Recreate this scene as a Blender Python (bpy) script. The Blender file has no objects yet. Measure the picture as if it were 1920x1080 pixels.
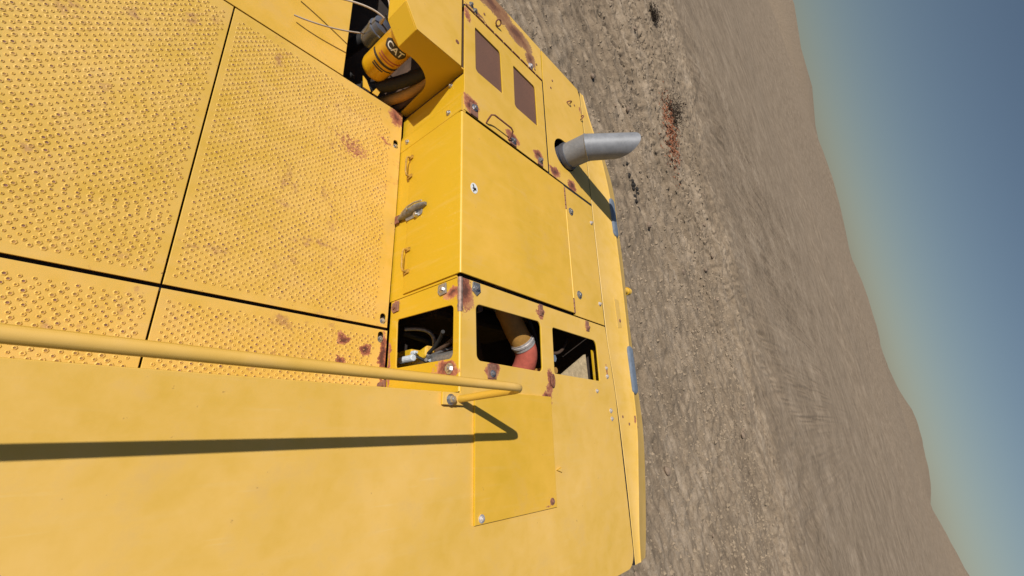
import bpy, bmesh, math, random
import numpy as np
from mathutils import Vector, Matrix

random.seed(7)
scene = bpy.context.scene
col = scene.collection
HOOD = 3.4            # height of the hood's top above the ground; machine parts are modelled with the hood top at z = 0

# ------------------------------------------------------------------ camera
cam_data = bpy.data.cameras.new('camera')
cam = bpy.data.objects.new('camera', cam_data)
col.objects.link(cam)
scene.camera = cam
cam_data.sensor_fit = 'HORIZONTAL'
cam_data.sensor_width = 36.0
cam_data.lens = 36.0 * 790.56 / 1920.0
cam_data.clip_start = 0.05
cam_data.clip_end = 6000
# axes of the picture (right, down, forward) in machine axes (x right, y forward, z up)
RIGHT = Vector((0.64879554, -0.03244078, 0.76027097))
DOWN = Vector((0.23698311, -0.940793, -0.24237891))
FWD = Vector((0.72312056, 0.33742574, -0.60269439))
m = Matrix((RIGHT, -DOWN, -FWD)).transposed().to_4x4()
m.translation = (0, 0, HOOD + 1.6)
cam.matrix_world = m

# ------------------------------------------------------------------ world, sun, exposure
SUN_DIR = Vector((-0.708, 0.298, 0.641)).normalized()      # towards the sun
SUN_EL = math.asin(SUN_DIR.z)
SUN_AZ = math.atan2(SUN_DIR.x, SUN_DIR.y)
world = bpy.data.worlds.new('World')
scene.world = world
world.use_nodes = True
wn = world.node_tree
bg = wn.nodes['Background']
sky = wn.nodes.new('ShaderNodeTexSky')
sky.sky_type = 'NISHITA'
sky.sun_disc = False
sky.sun_elevation = SUN_EL
sky.sun_rotation = SUN_AZ
sky.dust_density = 0.8
sky.air_density = 1.0
sky.ozone_density = 1.0
wn.links.new(sky.outputs[0], bg.inputs[0])
bg.inputs[1].default_value = 0.05

sun_data = bpy.data.lights.new('sun', 'SUN')
sun_data.energy = 4.55
sun_data.angle = math.radians(0.53)
sun_data.color = (1.0, 0.965, 0.905)
sun = bpy.data.objects.new('sun', sun_data)
col.objects.link(sun)
sun.location = (-20, 8, 30)
sun.rotation_euler = (-SUN_DIR).to_track_quat('-Z', 'Y').to_euler()

scene.view_settings.view_transform = 'Standard'
scene.view_settings.look = 'None'
scene.view_settings.exposure = 0.0
scene.view_settings.gamma = 1.0
scene.view_settings.use_curve_mapping = False


# ------------------------------------------------------------------ materials
class NT:
    """small wrapper for building node trees"""
    def __init__(s, name):
        s.mat = bpy.data.materials.new(name)
        s.mat.use_nodes = True
        s.t = s.mat.node_tree
        s.b = s.t.nodes['Principled BSDF']
        s.tc = s.n('TexCoord')
        s.co = s.tc.outputs['Object']

    def n(s, kind, **kw):
        nd = s.t.nodes.new('ShaderNode' + kind)
        for k, v in kw.items():
            setattr(nd, k, v)
        return nd

    def put(s, sock, v):
        if isinstance(v, bpy.types.NodeSocket):
            s.t.links.new(v, sock)
        else:
            sock.default_value = v

    def noise(s, scale, detail=4, rough=0.55, vec=None, color=False):
        nd = s.n('TexNoise')
        s.put(nd.inputs['Vector'], vec if vec is not None else s.co)
        nd.inputs['Scale'].default_value = scale
        nd.inputs['Detail'].default_value = detail
        nd.inputs['Roughness'].default_value = rough
        return nd.outputs['Color' if color else 'Fac']

    def math(s, op, a, b=0.0, c=None, clamp=False):
        nd = s.n('Math', operation=op, use_clamp=clamp)
        s.put(nd.inputs[0], a)
        s.put(nd.inputs[1], b)
        if c is not None:
            s.put(nd.inputs[2], c)
        return nd.outputs[0]

    def vmath(s, op, a, b=(0, 0, 0)):
        nd = s.n('VectorMath', operation=op)
        s.put(nd.inputs[0], a)
        s.put(nd.inputs[1], b)
        return nd

    def ramp(s, fac, stops):
        nd = s.n('ValToRGB')
        e = nd.color_ramp.elements
        while len(e) < len(stops):
            e.new(0.5)
        for i, (p, c) in enumerate(stops):
            e[i].position = p
            e[i].color = (c, c, c, 1) if isinstance(c, (int, float)) else (c[0], c[1], c[2], 1)
        s.put(nd.inputs[0], fac)
        return nd.outputs[0]

    def mix(s, fac, a, b):
        nd = s.n('Mix', data_type='RGBA')
        s.put(nd.inputs[0], fac)
        for sock, v in ((nd.inputs[6], a), (nd.inputs[7], b)):
            s.put(sock, v if isinstance(v, bpy.types.NodeSocket) else (v[0], v[1], v[2], 1))
        return nd.outputs[2]

    def bump(s, h, strength, dist=0.01):
        nd = s.n('Bump')
        s.put(nd.inputs['Height'], h)
        nd.inputs['Strength'].default_value = strength
        nd.inputs['Distance'].default_value = dist
        s.put(s.b.inputs['Normal'], nd.outputs[0])

    def out(s, color, rough, metal=0.0, spec=0.5):
        s.put(s.b.inputs['Base Color'], color if isinstance(color, bpy.types.NodeSocket) else (color[0], color[1], color[2], 1))
        s.put(s.b.inputs['Roughness'], rough)
        s.put(s.b.inputs['Metallic'], metal)
        s.b.inputs['Specular IOR Level'].default_value = spec
        return s.mat


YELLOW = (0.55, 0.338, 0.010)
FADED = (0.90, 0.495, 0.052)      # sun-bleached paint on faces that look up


def paint(name, dust=0.35, spots=(), base=YELLOW, specks=0.5, rough=0.42, rustall=0.0, bleach=0.8,
          rust=((0.28, (0.52, 0.24, 0.10)), (0.5, (0.38, 0.13, 0.065)), (0.75, (0.24, 0.075, 0.042)), (1.0, (0.11, 0.038, 0.024)))):
    """weathered yellow machine paint; spots are rust stains (x, y, z, rx, ry, rz, strength) in machine coordinates"""
    s = NT(name)
    big = s.noise(1.3, 3, 0.6)
    mid = s.noise(9, 5, 0.6)
    fine = s.noise(70, 4, 0.65)
    c = s.mix(s.ramp(big, [(0.3, 0.0), (0.75, 1.0)]), base, (base[0] * 1.06, base[1] * 1.03, base[2] * 0.8))
    # bleaching and settled dust belong to the faces that look up
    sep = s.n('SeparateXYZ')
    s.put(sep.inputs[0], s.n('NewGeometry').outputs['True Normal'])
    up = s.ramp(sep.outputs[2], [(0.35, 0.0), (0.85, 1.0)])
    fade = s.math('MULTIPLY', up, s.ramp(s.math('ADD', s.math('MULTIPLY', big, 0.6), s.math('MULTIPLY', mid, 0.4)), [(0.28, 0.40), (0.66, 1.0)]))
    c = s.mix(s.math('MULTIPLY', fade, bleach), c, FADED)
    # a film of pale dust
    d = s.math('MULTIPLY', s.ramp(s.math('ADD', s.math('MULTIPLY', big, 0.55), s.math('MULTIPLY', mid, 0.45)), [(0.30, 0.25), (0.68, 1.0)]), dust, clamp=True)
    d = s.math('MULTIPLY', d, s.math('ADD', s.math('MULTIPLY', up, 0.85), 0.15))
    c = s.mix(d, c, (0.86, 0.60, 0.27))
    # streaks and wiped places
    st = s.vmath('MULTIPLY', s.co, (2.2, 26, 2.2)).outputs[0]
    streak = s.ramp(s.noise(1.0, 4, 0.6, vec=st), [(0.55, 0.0), (0.75, 1.0)])
    c = s.mix(s.math('MULTIPLY', streak, 0.10), c, (0.78, 0.58, 0.30))
    # scuffs and scratches
    for ang, k in ((0.35, 0.62), (1.9, 0.64)):
        mp = s.n('Mapping')
        s.put(mp.inputs['Vector'], s.co)
        mp.inputs['Rotation'].default_value = (0.2, 0.1, ang)
        mp.inputs['Scale'].default_value = (3.0, 70, 40)
        sc = s.math('MULTIPLY', s.ramp(s.noise(1.0, 2, 0.5, vec=mp.outputs[0]), [(k + 0.06, 0.0), (k + 0.09, 1.0)]), s.ramp(s.noise(2.6, 3, 0.6), [(0.52, 0.0), (0.66, 0.16)]))
        c = s.mix(sc, c, (0.86, 0.66, 0.32))
    smear = s.ramp(s.noise(4.5, 6, 0.72), [(0.54, 0.0), (0.70, 0.5)])
    c = s.mix(s.math('MULTIPLY', smear, s.math('ADD', s.math('MULTIPLY', up, 0.50), 0.14)), c, (0.60, 0.37, 0.115))
    # chips and small dark specks
    ch = s.ramp(s.noise(36, 3, 0.5), [(0.735 - 0.02 * specks, 0.0), (0.755 - 0.02 * specks, 1.0)])
    ch = s.math('MULTIPLY', ch, min(1.0, specks))
    c = s.mix(ch, c, (0.20, 0.09, 0.03))
    rmask = ch
    if spots:
        wob = s.vmath('SUBTRACT', s.noise(16, 5, 0.7, color=True), (0.5, 0.5, 0.5)).outputs[0]
        wv = s.n('VectorMath', operation='SCALE')
        s.put(wv.inputs[0], wob)
        wv.inputs[3].default_value = 0.075
        p = s.vmath('ADD', s.co, wv.outputs[0]).outputs[0]
        wob2 = s.vmath('SUBTRACT', s.noise(6, 2, 0.5, color=True), (0.5, 0.5, 0.5)).outputs[0]
        wv2 = s.n('VectorMath', operation='SCALE')
        s.put(wv2.inputs[0], wob2)
        wv2.inputs[3].default_value = 0.11
        p = s.vmath('ADD', p, wv2.outputs[0]).outputs[0]
        tot = None
        for (x, y, z, rx, ry, rz, k) in spots:
            q = s.vmath('SUBTRACT', p, (x, y, z)).outputs[0]
            q = s.vmath('MULTIPLY', q, (1 / rx, 1 / ry, 1 / rz)).outputs[0]
            ln = s.vmath('LENGTH', q).outputs['Value']
            v = s.math('MULTIPLY', s.math('SUBTRACT', 1.25, ln), k)
            tot = v if tot is None else s.math('MAXIMUM', tot, v)
        rm = s.math('ADD', tot, s.math('MULTIPLY', s.math('SUBTRACT', fine, 0.5), 0.9))
        rmask2 = s.ramp(rm, [(0.22, 0.0), (0.28, 1.0)])
        core = s.ramp(s.math('ADD', rm, s.math('MULTIPLY', s.math('SUBTRACT', mid, 0.5), 1.6)), rust)
        c = s.mix(rmask2, c, core)
        rmask = s.math('MAXIMUM', ch, rmask2)
    if rustall > 0:
        ra = s.ramp(s.noise(7, 6, 0.7), [(0.66 - 0.25 * rustall, 0.0), (0.74 - 0.22 * rustall, 1.0)])
        c = s.mix(s.math('MULTIPLY', ra, 0.75), c, s.ramp(fine, [(0.35, (0.33, 0.13, 0.05)), (0.6, (0.50, 0.27, 0.12))]))
        rmask = s.math('MAXIMUM', rmask, s.math('MULTIPLY', ra, 0.6))
    r = s.math('ADD', rough, s.math('MULTIPLY', d, 0.25))
    r = s.math('ADD', r, s.math('MULTIPLY', s.math('SUBTRACT', mid, 0.5), 0.18))
    r = s.math('MAXIMUM', r, s.math('MULTIPLY', rmask, 0.9))
    h = s.math('ADD', s.math('MULTIPLY', mid, 0.6), s.math('ADD', s.math('MULTIPLY', fine, 0.12), s.math('MULTIPLY', rmask, -0.25)))
    h = s.math('ADD', h, s.math('MULTIPLY', s.noise(2.3, 2, 0.4), 2.2))
    s.bump(h, 0.12, 0.008)
    return s.out(c, r)


def simple(name, c, rough=0.5, metal=0.0, var=0.25, scale=12, spec=0.5, bump=0.1):
    s = NT(name)
    n1 = s.noise(scale, 5, 0.6)
    n2 = s.noise(scale * 6, 3, 0.6)
    f = s.math('ADD', s.math('MULTIPLY', n1, 0.7), s.math('MULTIPLY', n2, 0.3))
    lo = tuple(v * (1 - var) for v in c)
    hi = tuple(min(1, v * (1 + var)) for v in c)
    cc = s.ramp(f, [(0.3, lo), (0.7, hi)])
    s.bump(n2, bump, 0.004)
    return s.out(cc, s.math('ADD', rough - 0.08, s.math('MULTIPLY', n1, 0.16)), metal, spec)


TOP_SPOTS = [  # rust stains round the bolts of the rear hood and the worn weld at its corner
    (1.50, 0.77, 0, 0.085, 0.13, 0.10, 1.0), (1.72, 0.355, 0, 0.05, 0.06, 0.1, 1.0), (1.76, 0.20, 0, 0.055, 0.045, 0.1, 1.0), (2.27, 0.33, 0, 0.035, 0.07, 0.1, 1.0),
    (2.24, 0.25, 0, 0.05, 0.045, 0.1, 1.0), (2.215, 0.81, 0, 0.035, 0.05, 0.1, 0.7), (2.815, 0.80, 0, 0.04, 0.05, 0.1, 0.7), (3.047, 0.47, 0, 0.02, 0.05, 0.1, 0.6)]
WALL_SPOTS = [(1.478, 0.77, -0.05, 0.1, 0.05, 0.07, 1.0), (1.478, 0.36, -0.09, 0.1, 0.055, 0.085, 1.0), (1.478, 0.33, -0.19, 0.1, 0.03, 0.05, 0.9),
              (1.478, 0.815, -0.58, 0.1, 0.03, 0.04, 0.8), (1.478, 0.45, -0.63, 0.1, 0.16, 0.02, 0.7)]
FRONT_SPOTS = [(1.555, 2.10, 0, 0.10, 0.07, 0.1, 1.0), (1.97, 2.075, 0, 0.075, 0.055, 0.1, 1.0), (2.30, 2.085, 0, 0.075, 0.055, 0.1, 1.0), (1.52, 2.90, 0, 0.04, 0.06, 0.1, 0.6)]
EXH_SPOTS = [(2.53, 2.07, 0, 0.075, 0.05, 0.1, 1.0), (2.79, 2.06, 0, 0.075, 0.05, 0.1, 1.0), (2.86, 3.02, 0, 0.04, 0.015, 0.1, 0.5), (3.08, 3.08, 0, 0.02, 0.05, 0.1, 0.5)]
STRIP_SPOTS = [(1.80, 3.27, 0, 0.28, 0.11, 0.1, 1.0), (2.10, 3.22, 0, 0.20, 0.10, 0.1, 1.0), (1.55, 3.28, 0, 0.20, 0.11, 0.1, 1.0), (2.27, 3.10, 0, 0.08, 0.08, 0.1, 1.0), (1.62, 3.0, 0, 0.14, 0.015, 0.1, 0.7)]
WALK_SPOTS = [(1.12, 1.85, -0.65, 0.15, 0.10, 0.1, 0.30), (1.33, 2.03, -0.65, 0.10, 0.04, 0.1, 0.30), (1.18, 0.56, -0.65, 0.035, 0.035, 0.1, 1.0), (1.32, 0.53, -0.65, 0.04, 0.04, 0.1, 1.0),
              (1.17, 0.43, -0.65, 0.03, 0.03, 0.1, 0.9), (1.452, 0.50, -0.65, 0.025, 0.17, 0.1, 1.0), (1.42, 2.29, -0.65, 0.07, 0.10, 0.1, 0.6)]

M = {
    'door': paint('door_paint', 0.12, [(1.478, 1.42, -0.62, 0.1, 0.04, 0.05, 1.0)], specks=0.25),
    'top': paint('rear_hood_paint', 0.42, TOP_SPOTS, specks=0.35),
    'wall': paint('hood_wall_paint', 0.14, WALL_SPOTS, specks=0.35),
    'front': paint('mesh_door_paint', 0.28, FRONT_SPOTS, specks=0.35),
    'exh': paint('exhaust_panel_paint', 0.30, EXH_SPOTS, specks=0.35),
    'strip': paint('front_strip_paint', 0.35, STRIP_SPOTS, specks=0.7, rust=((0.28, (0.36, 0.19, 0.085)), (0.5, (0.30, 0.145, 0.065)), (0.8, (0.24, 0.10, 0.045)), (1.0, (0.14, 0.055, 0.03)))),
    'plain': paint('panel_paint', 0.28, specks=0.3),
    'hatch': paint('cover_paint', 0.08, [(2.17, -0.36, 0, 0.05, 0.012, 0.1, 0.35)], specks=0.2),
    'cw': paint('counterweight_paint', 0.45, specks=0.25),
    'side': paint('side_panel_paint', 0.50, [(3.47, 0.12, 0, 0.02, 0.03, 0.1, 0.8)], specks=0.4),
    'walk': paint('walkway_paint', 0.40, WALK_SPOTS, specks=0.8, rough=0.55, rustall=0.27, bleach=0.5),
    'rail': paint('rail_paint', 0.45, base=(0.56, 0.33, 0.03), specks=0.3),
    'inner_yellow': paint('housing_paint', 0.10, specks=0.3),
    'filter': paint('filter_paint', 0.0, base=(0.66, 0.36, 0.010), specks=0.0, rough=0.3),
}
M['rust'] = simple('rust', (0.20, 0.075, 0.045), 0.9, 0, 0.6, 40)
M['rusty_tab'] = simple('rusty_tab', (0.24, 0.11, 0.07), 0.85, 0, 0.5, 60)
M['hole'] = simple('worn_hole', (0.38, 0.20, 0.06), 0.8, 0, 0.4, 30)
M['steel'] = simple('zinc_steel', (0.55, 0.55, 0.56), 0.34, 0.9, 0.25, 60)
M['bracket'] = simple('stained_bracket', (0.42, 0.23, 0.03), 0.6, 0, 0.5, 50)
M['bare_weld'] = simple('bare_weld', (0.30, 0.20, 0.16), 0.55, 0.3, 0.5, 45)
M['latch'] = simple('worn_latch', (0.17, 0.16, 0.145), 0.35, 0.15, 0.6, 40)
M['dull_steel'] = simple('dull_steel', (0.33, 0.32, 0.31), 0.5, 0.7, 0.35, 60)
M['black'] = simple('black_rubber_and_gap_shade', (0.018, 0.016, 0.015), 0.7, 0, 0.4, 30)  # hose rubber, also the painted shade in the panel gaps
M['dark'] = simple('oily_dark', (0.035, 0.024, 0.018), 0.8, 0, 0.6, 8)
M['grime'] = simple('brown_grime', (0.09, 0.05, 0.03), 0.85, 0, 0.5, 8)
M['grey_pipe'] = simple('grey_exhaust_paint', (0.20, 0.205, 0.22), 0.52, 0.1, 0.25, 9)
M['collar'] = simple('heat_stained_collar', (0.10, 0.10, 0.115), 0.5, 0.2, 0.3, 14)
M['soot'] = simple('soot', (0.01, 0.01, 0.01), 0.9)
M['lens'] = simple('grey_lens', (0.165, 0.195, 0.24), 0.4, 0, 0.25, 25)
M['white'] = simple('white_print', (0.78, 0.78, 0.76), 0.5, 0, 0.05)
M['ink'] = simple('dark_ink', (0.03, 0.022, 0.02), 0.5, 0, 0.1)
M['red_ink'] = simple('red_ink', (0.42, 0.10, 0.05), 0.5, 0, 0.1)
M['red_hose'] = simple('red_hose', (0.55, 0.13, 0.09), 0.6, 0, 0.2, 30)
M['pale'] = simple('pale_fitting', (0.62, 0.66, 0.70), 0.4, 0, 0.2, 40)
M['clamp'] = simple('pale_clamp', (0.62, 0.58, 0.56), 0.4, 0.5, 0.3, 60)
M['brown_pipe'] = simple('brown_pipe', (0.42, 0.22, 0.05), 0.6, 0, 0.3, 9)
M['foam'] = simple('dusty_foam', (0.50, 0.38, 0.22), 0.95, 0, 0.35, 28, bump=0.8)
M['canister'] = simple('grey_canister', (0.085, 0.095, 0.125), 0.25, 0.1, 0.2, 12)
M['wire'] = simple('pale_wire', (0.42, 0.34, 0.27), 0.6, 0, 0.2)


def mesh_screen():
    s = NT('rusty_screen')
    v = s.vmath('MULTIPLY', s.co, (150, 150, 0)).outputs[0]
    ck = s.n('TexVoronoi')
    s.put(ck.inputs['Vector'], v)
    ck.inputs['Scale'].default_value = 1.0
    ck.inputs['Randomness'].default_value = 0.1
    holes = s.ramp(ck.outputs['Distance'], [(0.25, 0.0), (0.45, 1.0)])
    c = s.mix(s.noise(5, 4), (0.17, 0.085, 0.055), (0.27, 0.12, 0.07))
    c = s.mix(holes, (0.075, 0.04, 0.03), c)
    return s.out(c, 0.85)


M['screen'] = mesh_screen()


def ground_material():
    s = NT('churned_dirt')
    big = s.noise(0.22, 5, 0.6)
    mid = s.noise(1.6, 6, 0.65)
    fine = s.noise(14, 5, 0.7)
    st = s.n('Mapping', vector_type='TEXTURE')
    s.put(st.inputs['Vector'], s.co)
    st.inputs['Rotation'].default_value = (0, 0, math.radians(32))
    st.inputs['Scale'].default_value = (0.26, 1.9, 1)
    streak = s.noise(1.0, 5, 0.65, vec=st.outputs[0])
    grain = s.noise(32, 4, 0.75)
    f = s.math('ADD', s.math('MULTIPLY', big, 0.22), s.math('ADD', s.math('MULTIPLY', mid, 0.18), s.math('ADD', s.math('MULTIPLY', s.math('ADD', s.math('MULTIPLY', fine, 0.5), s.math('MULTIPLY', grain, 0.5)), 0.34), s.math('MULTIPLY', streak, 0.26))))
    c = s.ramp(f, [(0.37, (0.105, 0.076, 0.05)), (0.5, (0.26, 0.194, 0.13)), (0.61, (0.44, 0.345, 0.25))])
    pe = s.n('TexVoronoi')
    s.put(pe.inputs['Vector'], s.co)
    pe.inputs['Scale'].default_value = 9
    peb = s.ramp(pe.outputs['Distance'], [(0.10, 1.0), (0.2, 0.0)])
    c = s.mix(s.math('MULTIPLY', peb, s.ramp(fine, [(0.5, 0.0), (0.6, 0.7)])), c, (0.45, 0.38, 0.31))
    s.bump(s.math('ADD', s.math('ADD', fine, s.math('MULTIPLY', grain, 0.5)), s.math('ADD', mid, s.math('MULTIPLY', streak, 0.5))), 0.5, 0.07)
    return s.out(c, 0.95, 0, 0.2)


M['ground'] = ground_material()
M['clod'] = simple('dry_clod', (0.24, 0.175, 0.125), 0.95, 0, 0.35, 9, 0.2, 0.6)
M['dark_clod'] = simple('burnt_clod', (0.035, 0.03, 0.026), 0.95, 0, 0.4, 9, 0.2, 0.6)
M['twig'] = simple('dead_twig', (0.055, 0.038, 0.026), 0.9, 0, 0.5, 6, 0.2)
M['leaf'] = simple('dry_red_leaf', (0.34, 0.13, 0.065), 0.85, 0, 0.5, 4, 0.2)
M['pine'] = simple('far_foliage', (0.045, 0.07, 0.03), 0.9, 0, 0.5, 0.6, 0.2)


# ------------------------------------------------------------------ mesh helpers
class MB:
    def __init__(s):
        s.v, s.f, s.mi = [], [], []

    def add(s, verts, faces, mi=0):
        o = len(s.v)
        s.v += [tuple(p) for p in verts]
        s.f += [tuple(i + o for i in f) for f in faces]
        s.mi += [mi] * len(faces)

    def box(s, a, b, mi=0):
        (x0, y0, z0), (x1, y1, z1) = a, b
        s.add([(x0, y0, z0), (x1, y0, z0), (x1, y1, z0), (x0, y1, z0), (x0, y0, z1), (x1, y0, z1), (x1, y1, z1), (x0, y1, z1)],
              [(3, 2, 1, 0), (4, 5, 6, 7), (0, 1, 5, 4), (1, 2, 6, 5), (2, 3, 7, 6), (3, 0, 4, 7)], mi)

    def prism(s, pts, d, mi=0):
        """closed prism: polygon pts (3-D, planar) swept by vector d"""
        n = len(pts)
        p0 = [Vector(p) for p in pts]
        p1 = [p + Vector(d) for p in p0]
        s.add(p0 + p1, [tuple(range(n))[::-1], tuple(range(n, 2 * n))] + [(i, (i + 1) % n, n + (i + 1) % n, n + i) for i in range(n)], mi)

    def rings(s, rings, close0=True, close1=True, mi=0):
        n = len(rings[0])
        v = [p for r in rings for p in r]
        f = []
        for k in range(len(rings) - 1):
            for i in range(n):
                j = (i + 1) % n
                f.append((k * n + i, k * n + j, (k + 1) * n + j, (k + 1) * n + i))
        if close0:
            f.append(tuple(range(n))[::-1])
        if close1:
            f.append(tuple(range((len(rings) - 1) * n, len(rings) * n)))
        s.add(v, f, mi)

    def cyl(s, a, b, r0, r1=None, n=16, mi=0, caps=True):
        a, b = Vector(a), Vector(b)
        r1 = r0 if r1 is None else r1
        q = (b - a).normalized().to_track_quat('Z', 'Y')
        rr = []
        for p, r in ((a, r0), (b, r1)):
            rr.append([p + q @ Vector((r * math.cos(2 * math.pi * i / n), r * math.sin(2 * math.pi * i / n), 0)) for i in range(n)])
        s.rings(rr, caps, caps, mi)

    def tube(s, path, r, n=12, mi=0):
        path = [Vector(p) for p in path]
        rr = []
        up = None
        for i, p in enumerate(path):
            t = (path[min(i + 1, len(path) - 1)] - path[max(i - 1, 0)]).normalized()
            if up is None:
                up = t.orthogonal().normalized()
            up = (up - t * up.dot(t)).normalized()
            w = t.cross(up)
            ri = r[i] if isinstance(r, (list, tuple)) else r
            rr.append([p + (up * math.cos(2 * math.pi * k / n) + w * math.sin(2 * math.pi * k / n)) * ri for k in range(n)])
        s.rings(rr, True, True, mi)

    def hexbolt(s, c, nrm, r=0.016, h=0.012, washer=True):
        c, nrm = Vector(c), Vector(nrm).normalized()
        if washer:
            s.cyl(c - nrm * 0.002, c + nrm * 0.004, r * 1.5, n=16)
        s.cyl(c + nrm * 0.003, c + nrm * (0.004 + h), r, r * 0.93, n=6)
        s.cyl(c + nrm * (0.004 + h), c + nrm * (0.008 + h), r * 0.55, r * 0.45, n=8)

    def mesh(s, name):
        me = bpy.data.meshes.new(name)
        me.from_pydata(s.v, [], s.f)
        me.polygons.foreach_set('material_index', s.mi)
        bm = bmesh.new()
        bm.from_mesh(me)
        bmesh.ops.recalc_face_normals(bm, faces=bm.faces)
        bm.to_mesh(me)
        bm.free()
        return me


def smooth(o, angle=40):
    me = o.data
    me.polygons.foreach_set('use_smooth', [True] * len(me.polygons))
    me.set_sharp_from_angle(angle=math.radians(angle))
    return o


def bevel(o, w=0.004, seg=2):
    b = o.modifiers.new('bevel', 'BEVEL')
    b.width = w
    b.segments = seg
    b.limit_method = 'ANGLE'
    b.angle_limit = math.radians(35)
    b.harden_normals = False
    return o


def tag(o, label=None, cat=None, group=None, kind=None):
    for k, v in (('label', label), ('category', cat), ('group', group), ('kind', kind)):
        if v:
            o[k] = v
    return o


def empty(name, loc):
    o = bpy.data.objects.new(name, None)
    o.empty_display_size = 0.3
    col.objects.link(o)
    o.location = loc
    return o


BASE = Vector((1.0, 1.2, 0.0))
excavator = empty('excavator', BASE)
tag(excavator, 'weathered yellow excavator with rust-stained engine hood and grey exhaust pipe', 'excavator')


def link(name, me, mat, parent=excavator):
    """a part of the machine: its mesh is modelled in machine coordinates"""
    o = bpy.data.objects.new(name, me)
    for mm in (mat if isinstance(mat, (list, tuple)) else [mat]):
        me.materials.append(mm)
    col.objects.link(o)
    o.parent = parent
    if parent is excavator:
        o.location = Vector((0, 0, HOOD)) - BASE
    return o


def part(name, mb, mat, parent=excavator, bev=0, sm=False):
    o = link(name, mb.mesh(name), mat, parent)
    if sm:
        smooth(o)
    if bev:
        bevel(o, bev)
    return o


def rounded(pts, r, n=6):
    """polygon with rounded corners; r is one radius or one for each corner"""
    out = []
    k = len(pts)
    for i in range(k):
        p = Vector(pts[i])
        ri = r[i] if isinstance(r, (list, tuple)) else r
        if ri <= 0:
            out.append(tuple(p))
            continue
        a = (Vector(pts[i - 1]) - p).normalized()
        b = (Vector(pts[(i + 1) % k]) - p).normalized()
        ang = a.angle(b)
        d = ri / math.tan(ang / 2)
        c = p + (a + b).normalized() * (ri / math.sin(ang / 2))
        s, e = p + a * d, p + b * d
        a0 = math.atan2(s.y - c.y, s.x - c.x)
        a1 = math.atan2(e.y - c.y, e.x - c.x)
        da = (a1 - a0 + math.pi) % (2 * math.pi) - math.pi
        for j in range(n + 1):
            t = a0 + da * j / n
            out.append((c.x + ri * math.cos(t), c.y + ri * math.sin(t)))
    return out


def ellipse(cx, cy, rx, ry, n=28, rot=0.0):
    o = []
    for i in range(n):
        t = 2 * math.pi * i / n
        x, y = rx * math.cos(t), ry * math.sin(t)
        o.append((cx + x * math.cos(rot) - y * math.sin(rot), cy + x * math.sin(rot) + y * math.cos(rot)))
    return o


def plate_mesh(name, outline, holes, thick, bev, mtx):
    """sheet with holes: a filled 2-D curve (top face at local z = 0), turned into a mesh"""
    cu = bpy.data.curves.new(name, 'CURVE')
    cu.dimensions = '2D'
    cu.fill_mode = 'BOTH'
    for poly in [outline] + list(holes):
        sp = cu.splines.new('POLY')
        sp.points.add(len(poly) - 1)
        for q, p in zip(sp.points, poly):
            q.co = (p[0], p[1], 0, 1)
        sp.use_cyclic_u = True
    cu.extrude = thick / 2 - bev
    cu.bevel_depth = bev
    cu.bevel_resolution = 1
    cu.offset = -bev
    o = bpy.data.objects.new(name, cu)
    col.objects.link(o)
    dg = bpy.context.evaluated_depsgraph_get()
    me = bpy.data.meshes.new_from_object(o.evaluated_get(dg))
    bpy.data.objects.remove(o)
    bpy.data.curves.remove(cu)
    me.materials.clear()
    me.transform(mtx @ Matrix.Translation((0, 0, -thick / 2)))
    if mtx.determinant() < 0:
        me.flip_normals()
    me.name = name
    return me


IDT = Matrix.Identity(4)


def flat(name, outline, holes, z, thick, mat, bev=0.003, parent=excavator):
    me = plate_mesh(name, outline, holes, thick, bev, Matrix.Translation((0, 0, z)))
    return smooth(link(name, me, mat, parent), 30)


def upright(name, outline, holes, x, thick, mat, bev=0.003, parent=excavator):
    """sheet facing -x: outline points are (y, z)"""
    mt = Matrix(((0, 0, -1, x), (1, 0, 0, 0), (0, 1, 0, 0), (0, 0, 0, 1)))
    me = plate_mesh(name, outline, holes, thick, bev, mt)
    return smooth(link(name, me, mat, parent), 30)


def rect(x0, y0, x1, y1):
    return [(x0, y0), (x1, y0), (x1, y1), (x0, y1)]


EX = 1.478      # x of the hood's left wall
DECK = -0.648   # height of the sunken walkway


def bolt(c, nrm=(0, 0, 1), r=0.016, mat='steel', parent=excavator, h=0.012):
    mb = MB()
    mb.hexbolt(c, nrm, r, h)
    return part('bolt', mb, M[mat], parent, sm=True)


# ------------------------------------------------------------------ lower machine: house, undercarriage
mb = MB()
mb.box((-1.55, 0.20, -2.15), (3.50, 3.30, -1.02))
mb.box((-1.55, 3.30, -2.15), (1.48, 4.30, -1.02))
house = part('house_frame', mb, M['plain'], bev=0.02)
mb = MB()
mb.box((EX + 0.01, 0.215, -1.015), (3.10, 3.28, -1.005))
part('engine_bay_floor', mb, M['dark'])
mb = MB()
mb.box((-1.40, -0.82, -2.2), (3.36, 0.19, -0.022))
part('counterweight_core', mb, M['cw'], bev=0.05)
mb = MB()
mb.cyl((1.0, 1.4, -2.45), (1.0, 1.4, -2.15), 1.1, n=40)
part('slew_ring', mb, M['dark'], sm=True)
mb = MB()
mb.box((0.0, 0.5, -2.95), (2.0, 2.3, -2.45))
part('track_frame_centre', mb, M['plain'], bev=0.03)


def stadium(cy, cz, hl, r, n=10):
    o = []
    for i in range(n + 1):
        t = -math.pi / 2 + math.pi * i / n
        o.append((cy + hl + r * math.cos(t), cz + r * math.sin(t)))
    for i in range(n + 1):
        t = math.pi / 2 + math.pi * i / n
        o.append((cy - hl + r * math.cos(t), cz + r * math.sin(t)))
    return o


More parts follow.
